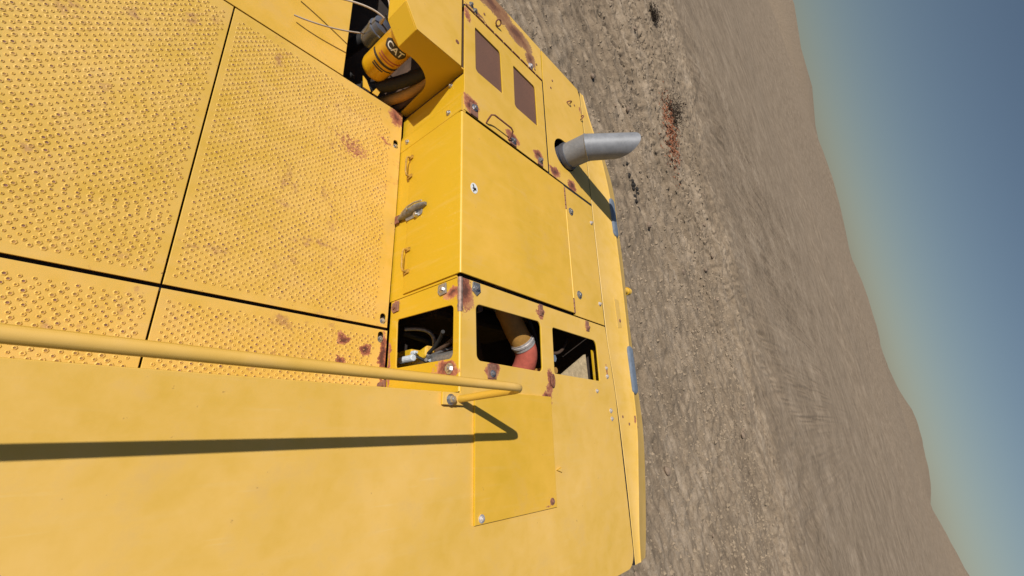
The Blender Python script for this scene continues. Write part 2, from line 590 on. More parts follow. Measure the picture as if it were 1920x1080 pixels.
shoe_mb = MB()
shoe_mb.box((-0.33, -0.105, -0.02), (0.33, 0.105, 0.02))
shoe_mb.box((-0.33, -0.09, 0.02), (0.33, -0.06, 0.06))
shoe_mb.box((-0.33, 0.0, 0.02), (0.33, 0.03, 0.06))
shoe_me = shoe_mb.mesh('track_shoe')
shoe_me.materials.append(M['dull_steel'])
for cx in (-0.45, 2.45):
    mb = MB()
    mb.prism([(cx - 0.22, a, b) for a, b in stadium(1.6, -2.85, 2.0, 0.38)], (0.44, 0, 0))
    cr = part('crawler_track', mb, M['dark'])
    hl, r = 2.0, 0.43
    per = 4 * hl + 2 * math.pi * r
    n = 46
    for i in range(n):
        s = per * i / n
        if s < 2 * hl:
            y, z, a = -hl + s, -r, math.pi
        elif s < 2 * hl + math.pi * r:
            t = (s - 2 * hl) / r
            y, z, a = hl + r * math.sin(t), -r * math.cos(t), math.pi + t
        elif s < 4 * hl + math.pi * r:
            y, z, a = hl - (s - 2 * hl - math.pi * r), r, 0
        else:
            t = (s - 4 * hl - math.pi * r) / r
            y, z, a = -hl - r * math.sin(t), r * math.cos(t), t
        o = bpy.data.objects.new('track_shoe', shoe_me)
        col.objects.link(o)
        o.parent = cr
        o.location = (cx, 1.6 + y, -2.88 + z)
        o.rotation_euler = (a, 0, 0)

# ------------------------------------------------------------------ hood: rear panel with its two openings, counterweight deck
R_OUT = rounded([(EX + 0.008, 0.853), (EX + 0.008, 0.228), (-1.5, 0.228), (-1.5, -0.87), (3.165, -0.87), (3.16, 0.30), (3.108, 0.853)], [0, 0, 0, 0.10, 0.10, 0, 0], 8)
win2 = rounded([(1.600, 0.722), (2.205, 0.728), (2.196, 0.398), (1.606, 0.405)], 0.035)
win3 = rounded([(2.338, 0.715), (2.934, 0.707), (2.930, 0.396), (2.330, 0.400)], [0.02, 0.05, 0.015, 0.015])
rear = flat('rear_hood_panel', R_OUT, [win2, win3], 0.0, 0.012, M['top'], 0.004)
side_wall_out = [(0.232, -0.012), (0.853, -0.012), (0.853, DECK + 0.003), (0.232, DECK + 0.003)]
win1 = rounded([(0.408, -0.052), (0.703, -0.052), (0.722, -0.570), (0.420, -0.555)], [0.03, 0.03, 0.02, 0.02])
wall = upright('hood_side_panel', side_wall_out, [win1], EX, 0.010, M['wall'])
mb = MB()
mb.cyl((EX + 0.0125, 0.236, -0.0125), (EX + 0.0125, 0.851, -0.0125), 0.0130, n=16)
part('corner_bead', mb, M['wall'], sm=True)
mb = MB()
mb.tube([(EX + 0.0115, 0.655 + 0.0165 * i, -0.0115 + 0.0012 * (i % 2)) for i in range(13)], [0.0150 + 0.0012 * ((i * 7) % 3 - 1) for i in range(13)], 14)
part('weld_bead', mb, M['bare_weld'], sm=True)

mb = MB()
mb.box((-1.5, 0.150, -0.66), (1.47, 0.215, -0.021))
part('counterweight_front_wall', mb, M['cw'])
# raised cover plate on the counterweight
hatch = flat('cover_plate', [(1.578, 0.232), (1.574, -0.376), (2.248, -0.380), (2.256, 0.245), (1.80, 0.245)], [], 0.0125, 0.0125, M['hatch'], 0.002)
for x, y, mt in ((1.618, -0.352, 'clamp'), (2.200, -0.345, 'rusty_tab')):
    bolt((x, y, 0.0125), r=0.013, mat=mt, parent=hatch, h=0.008)

# rusty tabs and their bolts on the rear hood
for x, y, sx, sy in ((2.214, 0.812, 0.020, 0.040), (2.814, 0.806, 0.022, 0.040), (1.720, 0.355, 0.034, 0.040)):
    mb = MB()
    mb.box((x - sx, y - sy, -0.002), (x + sx, y + sy, 0.006))
    t = part('tab', mb, M['rusty_tab'], rear, bev=0.002)
    b = MB()
    b.hexbolt((x, y - sy * 0.3, 0.006), (0, 0, 1), 0.013, 0.010)
    part('bolt', b, M['steel' if x < 1.8 else 'rusty_tab'], rear, sm=True)
mb = MB()
mb.tube([(2.293 + 0.016 * math.cos(t), 0.350 + 0.038 * math.sin(t), 0.008) for t in [i * 2 * math.pi / 16 for i in range(17)]], 0.007, 8)
part('lifting_ring', mb, M['rust'], rear, sm=True)
for x, y in ((1.598, 0.812),):
    mb = MB()
    mb.prism([(x + dx, y + dy, -0.001) for dx, dy in ((-0.032, -0.02), (0.004, -0.045), (0.036, -0.012), (0.030, 0.035), (-0.026, 0.035))], (0, 0, 0.008))
    part('clip_nut', mb, M['dull_steel'], rear, bev=0.002)
    b = MB(); b.hexbolt((x, y, 0.007), (0, 0, 1), 0.014, 0.012); part('bolt', b, M['steel'], rear, sm=True)
for y, z, tab in ((0.811, -0.140, 'dull_steel'), (0.805, -0.587, 'rusty_tab')):
    mb = MB()
    mb.prism([(EX - 0.001, y + dy, z + dz) for dy, dz in ((-0.035, -0.020), (-0.012, -0.040), (0.032, -0.034), (0.034, 0.03), (-0.03, 0.034))], (-0.008, 0, 0))
    part('clip_nut', mb, M[tab], wall, bev=0.002)
    b = MB(); b.hexbolt((EX - 0.007, y, z), (-1, 0, 0), 0.014, 0.012); part('bolt', b, M['steel' if tab == 'dull_steel' else 'rusty_tab'], wall, sm=True)
b = MB(); b.hexbolt((EX, 0.357, -0.075), (-1, 0, 0), 0.020, 0.014); part('bolt', b, M['steel'], wall, sm=True)
for x, y, r in ((2.865, 0.318, 0.010), (3.047, 0.505, 0.010), (3.049, 0.440, 0.012), (3.049, 0.181, 0.012), (3.053, 0.122, 0.011)):
    mb = MB(); mb.hexbolt((x, y, 0), (0, 0, 1), r, 0.007)
    part('bolt', mb, M['clamp'], rear, sm=True)
mb = MB()  # small lug on the counterweight
mb.prism([(2.275, -0.185, -0.001), (2.325, -0.200, -0.001), (2.325, -0.172, -0.001)], (0, 0, 0.014))
part('lug', mb, M['top'], rear, bev=0.002)

# ------------------------------------------------------------------ hood door: folded sheet, top and side in one
Y0, Y1 = 0.872, 1.982
prof = []
r = 0.014
zt, xl, xr, zb = 0.014, EX - 0.012, 2.622, -0.515
prof += [(xr, zt)]
for i in range(7):
    t = math.pi / 2 + (math.pi / 2) * i / 6
    prof.append((xl + r + r * math.cos(t), zt - r + r * math.sin(t)))
prof += [(xl, zb + 0.03), (xl + 0.004, zb), (xl + 0.011, zb), (xl + 0.011, zt - 0.011), (xr, zt - 0.011)]
mb = MB()
mb.prism([(x, Y0, z) for x, z in prof], (0, Y1 - Y0, 0))
door = part('hood_door', mb, M['door'])
smooth(door, 35)
bevel(door, 0.0025)
# sill under the door and the bolted flange in front of it
mb = MB()
mb.box((EX - 0.001, 0.856, DECK - 0.05), (EX + 0.010, 2.02, -0.03))
sill = part('hood_sill', mb, M['wall'])
mb = MB()
mb.prism([(EX, 2.000, 0), (EX - 0.004, 2.004, 0), (EX - 0.004, 2.105, 0), (EX + 0.020, 2.165, 0), (EX + 0.020, 2.325, 0), (EX + 0.034, 2.325, 0), (EX + 0.034, 2.0, 0)], (0, 0, DECK - 0.02))
flange = part('hood_flange', mb, M['wall'])
for y, z, x in ((2.305, -0.135, EX + 0.020), (2.048, -0.123, EX - 0.004), (2.060, -0.571, EX - 0.004)):
    b = MB(); b.hexbolt((x, y, z), (-1, 0, 0), 0.013, 0.010); part('bolt', b, M['steel'], flange, sm=True)
mb = MB()  # added black strip: painted shade for the gap in front of the door
mb.box((EX + 0.012, 1.984, -0.06), (3.10, 2.016, -0.012))
mb.box((2.60, 1.993, -0.012), (3.10, 2.0155, -0.003))
part('gap_shade_strip', mb, M['black'])
mb = MB()
mb.box((EX + 0.012, 0.850, -0.05), (2.63, 0.874, -0.014))
part('gap_shade_strip', mb, M['black'])  # added black strip darkens the gap behind the door like shade

# hinge along the door's right edge
for y0, y1, mt in ((0.874, 0.99, 'rusty_tab'), (0.99, 1.76, 'door'), (1.76, 1.97, 'rusty_tab')):
    mb = MB()
    k = max(1, int((y1 - y0) / 0.035)) if mt != 'door' else 1
    for i in range(k):
        a, b_ = y0 + (y1 - y0) * i / k, y0 + (y1 - y0) * (i + 0.86) / k
        mb.cyl((2.632, a, 0.009), (2.632, b_ if mt != 'door' else y1 - 0.004, 0.009), 0.009, n=10)
    part('hinge', mb, M[mt], door, sm=True)
# grab brackets and latch on the door's side
for y0, y1, z in ((1.725, 1.880, -0.500), (1.012, 1.165, -0.480)):
    mb = MB()
    mb.tube([(xl - 0.001, y0, z), (xl - 0.030, y0 + 0.004, z - 0.004), (xl - 0.036, y0 + 0.03, z - 0.006), (xl - 0.036, y1 - 0.03, z - 0.006), (xl - 0.030, y1 - 0.004, z - 0.004), (xl - 0.001, y1, z)], 0.0075, 8)
    for y in (y0, y1):
        mb.prism([(xl - 0.001, y - 0.016, z - 0.02), (xl - 0.001, y + 0.016, z - 0.02), (xl - 0.001, y + 0.012, z + 0.025), (xl - 0.001, y - 0.012, z + 0.025)], (-0.008, 0, 0))
    part('grab_bracket', mb, M['bracket'], door, sm=True)
mb = MB()
LY = 1.432
for k, (z, w, d) in enumerate(((-0.605, 0.012, 0.010), (-0.56, 0.022, 0.026), (-0.47, 0.030, 0.040), (-0.39, 0.028, 0.044), (-0.335, 0.020, 0.036), (-0.305, 0.012, 0.024))):
    rg = [(xl - 0.001 - d * max(0.0, math.sin(t)) - 0.001, LY + w * math.cos(t), z) for t in [i * math.pi / 9 for i in range(10)]]
    if k == 0:
        rgs = []
    rgs.append(rg)
mb.rings(rgs)
latch = part('latch_handle', mb, M['latch'], door, sm=True)
mb = MB()
mb.prism([(xl - 0.0005, y, z) for y, z in rounded([(LY - 0.062, -0.345), (LY + 0.030, -0.345), (LY + 0.034, -0.52), (LY - 0.05, -0.52)], 0.02, 4)], (-0.006, 0, 0))
part('latch_plate', mb, M['dull_steel'], door, bev=0.002)
mb = MB()
mb.tube([(xl - 0.012, LY + 0.026, -0.56), (xl - 0.034, LY + 0.030, -0.47), (xl - 0.040, LY + 0.027, -0.39), (xl - 0.032, LY + 0.018, -0.32)], 0.006, 8)
mb.cyl((xl - 0.044, LY, -0.45), (xl - 0.052, LY, -0.45), 0.009, n=10)
part('latch_trim', mb, M['steel'], door, sm=True)
mb = MB()
mb.cyl((xl - 0.002, LY - 0.045, -0.40), (xl - 0.022, LY - 0.045, -0.40), 0.020, 0.018, n=18)
mb.cyl((xl - 0.020, LY - 0.045, -0.40), (xl - 0.026, LY - 0.045, -0.40), 0.011, 0.010, n=14)
part('lock_barrel', mb, M['steel'], door, sm=True)
mb = MB()
mb.box((xl - 0.010, LY - 0.030, -0.640), (xl - 0.001, LY + 0.030, -0.595))
part('latch_strike', mb, M['rust'], door, bev=0.003)
# small round sticker with a black symbol
mb = MB()
mb.prism([(x, y, zt + 0.0004) for x, y in ellipse(1.573, 1.455, 0.030, 0.036, 24)], (0, 0, 0.0008))
stk = part('sticker', mb, M['white'], door)
mb = MB()
for a, b_ in (((1.562, 1.478), (1.576, 1.450)), ((1.576, 1.450), (1.566, 1.428)), ((1.560, 1.452), (1.588, 1.446)), ((1.584, 1.462), (1.588, 1.444))):
    a, b_ = Vector(a), Vector(b_)
    w = (b_ - a).orthogonal().normalized() * 0.0045
    mb.prism([(q.x, q.y, zt + 0.0014) for q in (a - w, b_ - w, b_ + w, a + w)], (0, 0, 0.0006))
part('sticker_symbol', mb, M['ink'], stk)

# ------------------------------------------------------------------ strip between door and side seam, exhaust panel, mesh door, front strip
strip = flat('hood_strip', [(2.644, 0.862), (3.106, 0.862), (3.106, 1.992), (2.644, 1.992)], [], 0.0, 0.012, M['plain'])
for x, y, r_, mt in ((2.721, 1.777, 0.022, 'dull_steel'), (3.057, 1.803, 0.012, 'clamp'), (2.737, 1.044, 0.022, 'dull_steel'), (3.053, 1.039, 0.012, 'clamp')):
    b = MB(); b.hexbolt((x, y, 0), (0, 0, 1), r_, 0.012); part('bolt', b, M[mt], strip, sm=True)
mb = MB()
mb.box((2.642, 0.855, -0.03), (2.65, 2.0, -0.013))
part('gap_shade_strip', mb, M['black'])  # added black strip, shade of the gap beside the hinge

EXC = (2.725, 2.325)
exh_hole = ellipse(EXC[0] - 0.015, EXC[1] + 0.015, 0.158, 0.150, 32)
exh_panel = flat('exhaust_panel', [(2.448, 2.016), (3.106, 2.016), (3.108, 3.27), (3.07, 3.345), (2.46, 3.352), (2.448, 2.99)], [exh_hole], 0.0, 0.012, M['exh'])
mesh_holes = [rounded([(1.598, 2.835), (1.872, 2.825), (1.884, 2.427), (1.604, 2.427)], [0.01, 0.03, 0.01, 0.03]),
              rounded([(2.028, 2.818), (2.312, 2.806), (2.312, 2.400), (2.026, 2.406)], [0.01, 0.03, 0.01, 0.03])]
mesh_door = flat('mesh_door', rect(EX + 0.016, 2.016, 2.424, 2.954), mesh_holes, 0.004, 0.010, M['front'])
for (x0, x1, y0, y1) in ((1.585, 1.90, 2.41, 2.85), (2.01, 2.33, 2.385, 2.835)):
    mb = MB(); mb.box((x0, y0, -0.013), (x1, y1, -0.0075)); part('screen', mb, M['screen'], mesh_door)
for x, y, mt in ((1.585, 2.085, 'steel'), (1.985, 2.055, 'steel'), (2.315, 2.065, 'dull_steel')):
    mb = MB()
    mb.box((x - 0.035, 2.018, 0.002), (x + 0.035, y + 0.03, 0.009))
    part('tab', mb, M['rusty_tab'], mesh_door, bev=0.003)
    b = MB(); b.hexbolt((x, y, 0.008), (0, 0, 1), 0.017, 0.014); part('bolt', b, M[mt], mesh_door, sm=True)
mb = MB()
hp = [(1.70, 2.035, 0.002), (1.695, 2.05, 0.03), (1.70, 2.075, 0.055), (1.725, 2.085, 0.062), (1.90, 2.085, 0.062), (1.925, 2.075, 0.055), (1.932, 2.05, 0.03), (1.93, 2.035, 0.002)]
mb.tube(hp, 0.006, 8)
part('wire_handle', mb, M['rust'], mesh_door, sm=True)
mb = MB()  # hinge on the mesh door's front edge
for i in range(9):
    x = 1.50 + i * 0.105
    mb.cyl((x, 2.966, 0.004), (x + 0.088, 2.966, 0.004), 0.007, n=8)
part('hinge', mb, M['rust'], mesh_door, sm=True)
front = flat('front_strip', [(EX + 0.016, 2.976), (2.436, 2.976), (2.444, 3.352), (EX + 0.016, 3.372)], [], 0.0, 0.012, M['strip'])
mb = MB()
mb.tube([(1.835 + 0.022 * math.cos(t), 3.085 + 0.014 * math.sin(t), 0.012 + 0.018 * math.sin(t) + 0.014) for t in [i * 2 * math.pi / 16 for i in range(17)]], 0.0055, 8)
part('lifting_ring', mb, M['rust'], front, sm=True)
for x, y in ((1.56, 3.03), (1.60, 3.005)):
    b = MB(); b.hexbolt((x, y, 0), (0, 0, 1), 0.014, 0.012); part('bolt', b, M['dull_steel'], front, sm=True)
b = MB(); b.hexbolt((2.27, 3.01, 0.0), (0, 0, 1), 0.018, 0.012); part('bolt', b, M['clamp'], front, sm=True)
for x, y in ((1.70, 3.07), (2.36, 3.10), (2.33, 3.02)):
    b = MB(); b.cyl((x, y, -0.001), (x, y, 0.004), 0.010, n=10); part('rivet', b, M['rusty_tab'], front, sm=True)
for x, y in ((2.60, 3.10), (2.565, 2.99), (2.97, 3.07)):
    b = MB(); b.cyl((x, y, -0.001), (x, y, 0.004), 0.010, n=10); part('rivet', b, M['rusty_tab'], exh_panel, sm=True)
for x, y, a in ((2.855, 3.02, 0.4), (3.075, 2.985, 1.2)):
    mb = MB()
    mb.tube([(x + 0.03 * math.cos(t) * math.cos(a), y + 0.03 * math.cos(t) * math.sin(a), 0.004 + 0.03 * max(0, math.sin(t))) for t in [i * math.pi / 10 for i in range(11)]], 0.006, 8)
    part('lifting_ring', mb, M['rust'], exh_panel, sm=True)
mb = MB()
mb.box((EX + 0.014, 2.953, -0.05), (2.45, 2.977, -0.003))
mb.box((2.423, 2.0, -0.05), (2.4475, 2.953, -0.0025))
part('gap_shade_strip', mb, M['black'])  # added near-flush black strips stand in for shade round the mesh door
mb = MB()  # closing wall under the front edge of the hood
mb.box((EX + 0.02, 3.30, -1.05), (3.07, 3.34, -0.013))
part('hood_front_wall', mb, M['plain'])
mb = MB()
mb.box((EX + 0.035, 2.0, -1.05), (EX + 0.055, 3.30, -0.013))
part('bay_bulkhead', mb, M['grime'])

# ------------------------------------------------------------------ side panel along the machine's right edge
def lerp_tab(tab, y):
    """smooth curve through the table's points (Catmull-Rom with real spacing)"""
    if y <= tab[0][0]:
        return tab[0][1]
    if y >= tab[-1][0]:
        return tab[-1][1]
    for i in range(len(tab) - 1):
        (a, va), (b_, vb) = tab[i], tab[i + 1]
        if a <= y <= b_:
            h_ = b_ - a
            pa, pb = tab[max(0, i - 1)], tab[min(len(tab) - 1, i + 2)]
            ma = (vb - pa[1]) / (b_ - pa[0])
            mb_ = (pb[1] - va) / (pb[0] - a)
            t = (y - a) / h_
            return (2 * t ** 3 - 3 * t * t + 1) * va + (t ** 3 - 2 * t * t + t) * h_ * ma + (3 * t * t - 2 * t ** 3) * vb + (t ** 3 - t * t) * h_ * mb_


seam_t = [(-0.87, 3.176), (-0.3, 3.186), (0.30, 3.170), (0.85, 3.122), (3.4, 3.122)]
crease_t = [(-0.87, 3.26), (-0.68, 3.29), (-0.33, 3.385), (0.06, 3.48), (0.5, 3.50), (0.9, 3.53), (1.65, 3.545), (2.3, 3.52), (2.8, 3.40), (3.1, 3.26), (3.34, 3.18)]
edge_t = [(-0.87, 3.41), (-0.72, 3.47), (-0.35, 3.58), (0.05, 3.665), (0.40, 3.665), (0.73, 3.662), (1.04, 3.665), (1.6, 3.70), (2.0, 3.695), (2.45, 3.695), (2.8, 3.56), (3.05, 3.36), (3.34, 3.21)]
mb = MB()
ys = [-0.862 + i * (3.345 + 0.862) / 90 for i in range(91)]
rings = []
for y in ys:
    s_, c_, e_ = lerp_tab(seam_t, y), lerp_tab(crease_t, y), lerp_tab(edge_t, y)
    rings.append([(s_, y, -0.9), (s_, y, -0.010), (s_ + 0.006, y, -0.002), (c_ - 0.014, y, -0.003), (c_ - 0.005, y, 0.0015), (c_ + 0.005, y, 0.001), (c_ + 0.014, y, -0.005), (e_ - 0.02, y, -0.026), (e_ - 0.004, y, -0.032), (e_ + 0.004, y, -0.05), (e_ + 0.004, y, -2.1), (s_, y, -2.1)])
mb.rings(rings)
side = part('side_panel', mb, M['side'])
smooth(side, 28)


def lens(y0, y1, xo, name='marker_lens'):
    n = 18
    rgs = []
    slope = -0.06
    for k, (sc, dz) in enumerate(((1.0, -0.02), (1.0, 0.008), (0.85, 0.016), (0.5, 0.020))):
        rg = []
        for i in range(n):
            t = 2 * math.pi * i / n
            L = (y1 - y0) / 2 - 0.045
            cy = (y0 + y1) / 2 + (L if math.sin(t) > 0 else -L)
            xx = 0.057 * sc * math.cos(t)
            yy = cy + 0.045 * sc * math.sin(t)
            xc = xo(yy)
            rg.append((xc + xx, yy, -0.006 + slope * xx + dz))
        rgs.append(rg)
    mbl = MB()
    mbl.rings(rgs)
    return part(name, mbl, M['lens'], side, sm=True)


lens(1.84, 2.27, lambda y: 3.548)
lens(0.33, 0.75, lambda y: 3.530)
mb = MB()
mb.cyl((3.66, 1.33, -0.06), (3.735, 1.33, -0.045), 0.030, 0.030, n=14)
mb.cyl((3.725, 1.33, -0.047), (3.765, 1.33, -0.04), 0.040, 0.036, n=14)
part('side_knob', mb, M['plain'], side, sm=True)
for x, y in ((3.470, 0.141), (3.345, 0.085), (3.490, 0.062), (3.245, 0.14)):
    b = MB(); b.cyl((x, y, -0.02), (x, y, -0.001), 0.012, n=10); part('rivet', b, M['rusty_tab'], side, sm=True)
mb = MB()   # shallow patch panel
mb.prism([(3.345, 0.885, -0.0055), (3.50, 0.905, -0.0115), (3.50, 1.15, -0.0115), (3.335, 1.16, -0.005)], (0, 0, 0.006))
pt = part('patch_panel', mb, M['side'], side, bev=0.002)
b = MB(); b.cyl((3.40, 0.96, -0.004), (3.40, 0.96, 0.004), 0.014, n=10); part('rivet', b, M['rusty_tab'], side, sm=True)

mb = MB()   # added black strip: painted shade of the long seam
rings = []
for y in ys:
    s_ = lerp_tab(seam_t, y)
    rings.append([(s_ - 0.018, y, -0.05), (s_ + 0.002, y, -0.05), (s_ + 0.002, y, -0.0045), (s_ - 0.018, y, -0.0045)])
mb.rings(rings)
part('gap_shade_strip', mb, M['black'])
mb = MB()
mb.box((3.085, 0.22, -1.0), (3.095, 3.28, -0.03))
part('bay_shade_sheet', mb, M['dark'])  # added dark sheet hides the yellow side wall, so the bay looks unlit

# ------------------------------------------------------------------ exhaust
ex = MB()
AX = Vector((math.sin(math.radians(39)), 0.0, math.cos(math.radians(39))))
P0 = Vector((EXC[0], EXC[1], -0.20))
P1 = Vector((EXC[0] + 0.01, EXC[1], 0.205))
RP = 0.112
N = 40
E2 = Vector((0, 1, 0))
mit = (Vector((0, 0, 1)) + AX).normalized()       # normal of the mitre plane


def ring_on_plane(c, ax, pl_n, pl_p, r):
    e1 = E2.cross(ax).normalized()
    out = []
    for i in range(N):
        t = 2 * math.pi * i / N
        q = c + (e1 * math.cos(t) + E2 * math.sin(t)) * r
        k = (pl_p - q).dot(pl_n) / ax.dot(pl_n)
        out.append(q + ax * k)
    return out


Z = Vector((0, 0, 1))
low = [ring_on_plane(P0, Z, Z, P0, RP), ring_on_plane(P0, Z, Z, P0 + Z * 0.22, RP), ring_on_plane(P1, Z, mit, P1, RP)]
ex.rings(low, True, False)
exhaust = part('exhaust_pipe', ex, M['grey_pipe'], sm=True)
mb = MB()
mb.cyl((EXC[0], EXC[1], -0.15), (EXC[0], EXC[1], 0.040), 0.119, n=40)
mb.cyl((EXC[0], EXC[1], 0.002), (EXC[0], EXC[1], 0.030), 0.124, n=40)
part('pipe_collar', mb, M['collar'], exhaust, sm=True)


LONG = Vector((-0.776, 0.073, 0.628))
LONG = (LONG - AX * LONG.dot(AX)).normalized()


def outlet_ring(r):
    e1 = E2.cross(AX).normalized()
    o = []
    for i in range(N):
        t = 2 * math.pi * i / N
        d = e1 * math.cos(t) + E2 * math.sin(t)
        f = 0.5 * (1 + d.dot(LONG))                   # 1 on the long side, 0 on the short side
        o.append(P1 + d * r * 0.95 + AX * (0.15 + 0.285 * f ** 0.8))
    return o


def outlet_mid(r, k):
    a = ring_on_plane(P1, AX, mit, P1, r)
    b_ = outlet_ring(r)
    return [p + (q - p) * k for p, q in zip(a, b_)]


mb = MB()
rgs = [outlet_mid(RP, k) for k in (0, 0.25, 0.5, 0.75, 1.0)]
mb.rings(rgs, False, False)
inn = [[p + (Vector(P1) + AX * (p - P1).dot(AX) - p) * 0.06 for p in r_] for r_ in rgs[::-1]]
mb.rings([rgs[-1]] + inn[:4], False, True, 1)
outlet = part('exhaust_outlet', mb, [M['grey_pipe'], M['soot']], exhaust, sm=True)
mb = MB()   # weld bead at the mitre
wr = ring_on_plane(P1, Z, mit, P1, RP)
mb.tube(wr + [wr[0]], 0.0045, 6)
part('weld_bead', mb, M['dull_steel'], exhaust, sm=True)

# ------------------------------------------------------------------ sunken walkway with raised, punched tread
def capsule(cx, cy, hx, hy, n=8):
    return rounded(rect(cx - hx, cy - hy, cx + hx, cy + hy), min(hx, hy) * 0.98, n)


def tread(parent, x0, x1, y0, y1, skip=()):
    rows = int((y1 - y0) / 0.0170)
    vs, fs, mi = [], [], []
    for j in range(rows):
        y = y0 + j * 0.0170
        x = x0 + (0.0185 if j % 2 else 0)
        while x < x1:
            if any((x - a) ** 2 + (y - b_) ** 2 < q * q for a, b_, q in skip):
                x += 0.037
                continue
            rr = random.choice((0.8, 0.95, 1.05, 1.2)) * random.uniform(0.9, 1.1)
            hm = random.choice((1, 2, 2, 2, 0))
            o = len(vs)
            n = 6
            for rad, z in ((0.0092, 0.0003), (0.0062, 0.0022), (0.0047, 0.0021), (0.0030, 0.0008)):
                for i in range(n):
                    t = 2 * math.pi * i / n
                    vs.append((x + rad * rr * math.cos(t), y + rad * rr * math.sin(t), DECK + z))
            for k in range(3):
                for i in range(n):
                    i2 = (i + 1) % n
                    fs.append((o + k * n + i, o + k * n + i2, o + (k + 1) * n + i2, o + (k + 1) * n + i))
                    mi.append(hm if k == 2 else 0)
            fs.append(tuple(o + 3 * n + i for i in range(n)))
            mi.append(hm if hm else 2)
            x += 0.037 * random.uniform(0.96, 1.04)
    me = bpy.data.meshes.new('tread_buttons')
    me.from_pydata(vs, [], fs)
    o = link('tread_buttons', me, [M['walk'], M['rusty_tab'], M['hole']], parent)
    me.polygons.foreach_set('material_index', mi)
    o['kind'] = 'stuff'
    return o


slots = [(1.428, 2.055, 0.020, 0.034), (1.428, 0.735, 0.020, 0.034)]
w1 = flat('walkway_plate', [(0.335, 0.682), (1.462, 0.682), (1.470, 1.40), (1.470, 2.352), (0.335, 2.352)], [capsule(*s) for s in slots], DECK, 0.010, M['walk'], 0.002)
tread(w1, 0.37, 1.375, 0.73, 2.30, [(1.40, 2.25, 0.12)])
w2 = flat('walkway_plate', rect(0.335, 0.222, 1.466, 0.664), [capsule(1.422, 0.617, 0.020, 0.034)], DECK, 0.010, M['walk'], 0.002)
tread(w2, 0.37, 1.375, 0.27, 0.63)
w3 = flat('walkway_plate', rect(-1.5, 0.682, 0.327, 2.352), [], DECK, 0.010, M['walk'], 0.002)
tread(w3, -0.62, 0.30, 0.73, 2.30)
w4 = flat('walkway_plate', rect(-1.5, 0.222, 0.327, 0.664), [], DECK, 0.010, M['walk'], 0.002)
tread(w4, -0.62, 0.30, 0.27, 0.63)
for pl, x, y in ((w1, 1.430, 2.043), (w1, 1.430, 0.722), (w2, 1.424, 0.606)):
    b = MB(); b.hexbolt((x, y, DECK - 0.012), (0, 0, 1), 0.013, 0.012); part('bolt', b, M['steel'], pl, sm=True)
mb = MB(); mb.box((1.452, 0.30, DECK + 0.001), (1.472, 0.36, DECK + 0.014)); part('tab', mb, M['rusty_tab'], w2, bev=0.003)
b = MB(); b.hexbolt((1.44, 0.325, DECK + 0.002), (0, 0, 1), 0.014, 0.010); part('bolt', b, M['rusty_tab'], w2, sm=True)
mb = MB()
mb.box((-1.5, 0.215, DECK - 0.06), (1.474, 2.36, DECK - 0.025))
part('walkway_support', mb, M['dark'])
# plain deck to the left of the open compartment
w5 = flat('deck_plate', rect(-1.5, 2.362, 0.985, 4.2), [], DECK, 0.012, M['plain'], 0.003)

# ------------------------------------------------------------------ compartment in front of the walkway: housing, filter, canister, hoses
BT = 0.002
BZ = -0.185
YB = 2.362
# top of the housing
box_top = [(1.105, YB), (1.470, YB), (1.470, 3.40), (1.012, 3.40), (1.018, 2.520)]
flat('housing_top', [(x, y) for x, y in box_top], [], 0.001, 0.012, M['plain'], 0.003)
mb = MB()   # left face and bevelled corner
def vface(mb_, a, b_, za0, za1, zb0, zb1, th):
    a, b_ = Vector((a[0], a[1], 0)), Vector((b_[0], b_[1], 0))
    nrm = Vector((-(b_ - a).y, (b_ - a).x, 0)).normalized() * th
    q = [a + Z * za0, b_ + Z * zb0, b_ + Z * zb1, a + Z * za1]
    mb_.prism([tuple(p) for p in q], tuple(nrm))


mb.prism([(1.012, 3.40, -0.011), (1.018, 2.520, -0.011), (1.018, 2.520, -0.195), (1.012, 3.40, -0.195)], (0.010, 0, 0))
part('housing_side', mb, M['inner_yellow'], bev=0.002)
mb = MB()
mb.prism([(1.0185, 2.519, -0.011), (1.104, YB + 0.002, -0.011), (1.104, YB + 0.002, -0.188), (1.0185, 2.519, -0.195)], (0.010, 0.006, 0))
part('housing_corner', mb, M['inner_yellow'], bev=0.002)
mb = MB()   # rear face with the arched cut-out
arch = [(1.105, -0.011), (1.105, -0.186)]
for i in range(13):
    t = math.pi / 2 * i / 12
    arch.append((1.20 + 0.235 * math.sin(t), -0.395 + 0.205 * math.cos(t)))
arch += [(1.452, -0.60), (1.455, -0.66), (1.530, -0.66), (1.530, -0.011)]
mb.prism([(x, YB + 0.001, z) for x, z in arch], (0, 0.012, 0))
part('housing_back', mb, M['inner_yellow'])
b = MB(); b.cyl((1.43, 2.545, 0.0), (1.43, 2.545, 0.0025), 0.016, n=12); part('rivet', b, M['rust'], sm=True)
# well
mb = MB()
mb.box((0.97, 2.364, -1.30), (0.985, 4.2, DECK - 0.013))
mb.box((0.985, 2.355, -1.30), (1.50, 2.363, DECK - 0.012))
mb.box((0.985, 3.98, -1.30), (1.50, 4.0, -0.2))
part('compartment_wall', mb, M['grime'])
mb = MB()
mb.box((0.985, 2.362, -1.01), (1.51, 3.99, -0.995))
part('compartment_floor', mb, M['dark'])

FC = Vector((1.182, 2.55, 0))
FR = 0.100
def lathe(mb_, c, prof_, n=36, mi=0):
    mb_.rings([[(c.x + r_ * math.cos(2 * math.pi * i / n), c.y + r_ * math.sin(2 * math.pi * i / n), z) for i in range(n)] for r_, z in prof_], True, True, mi)


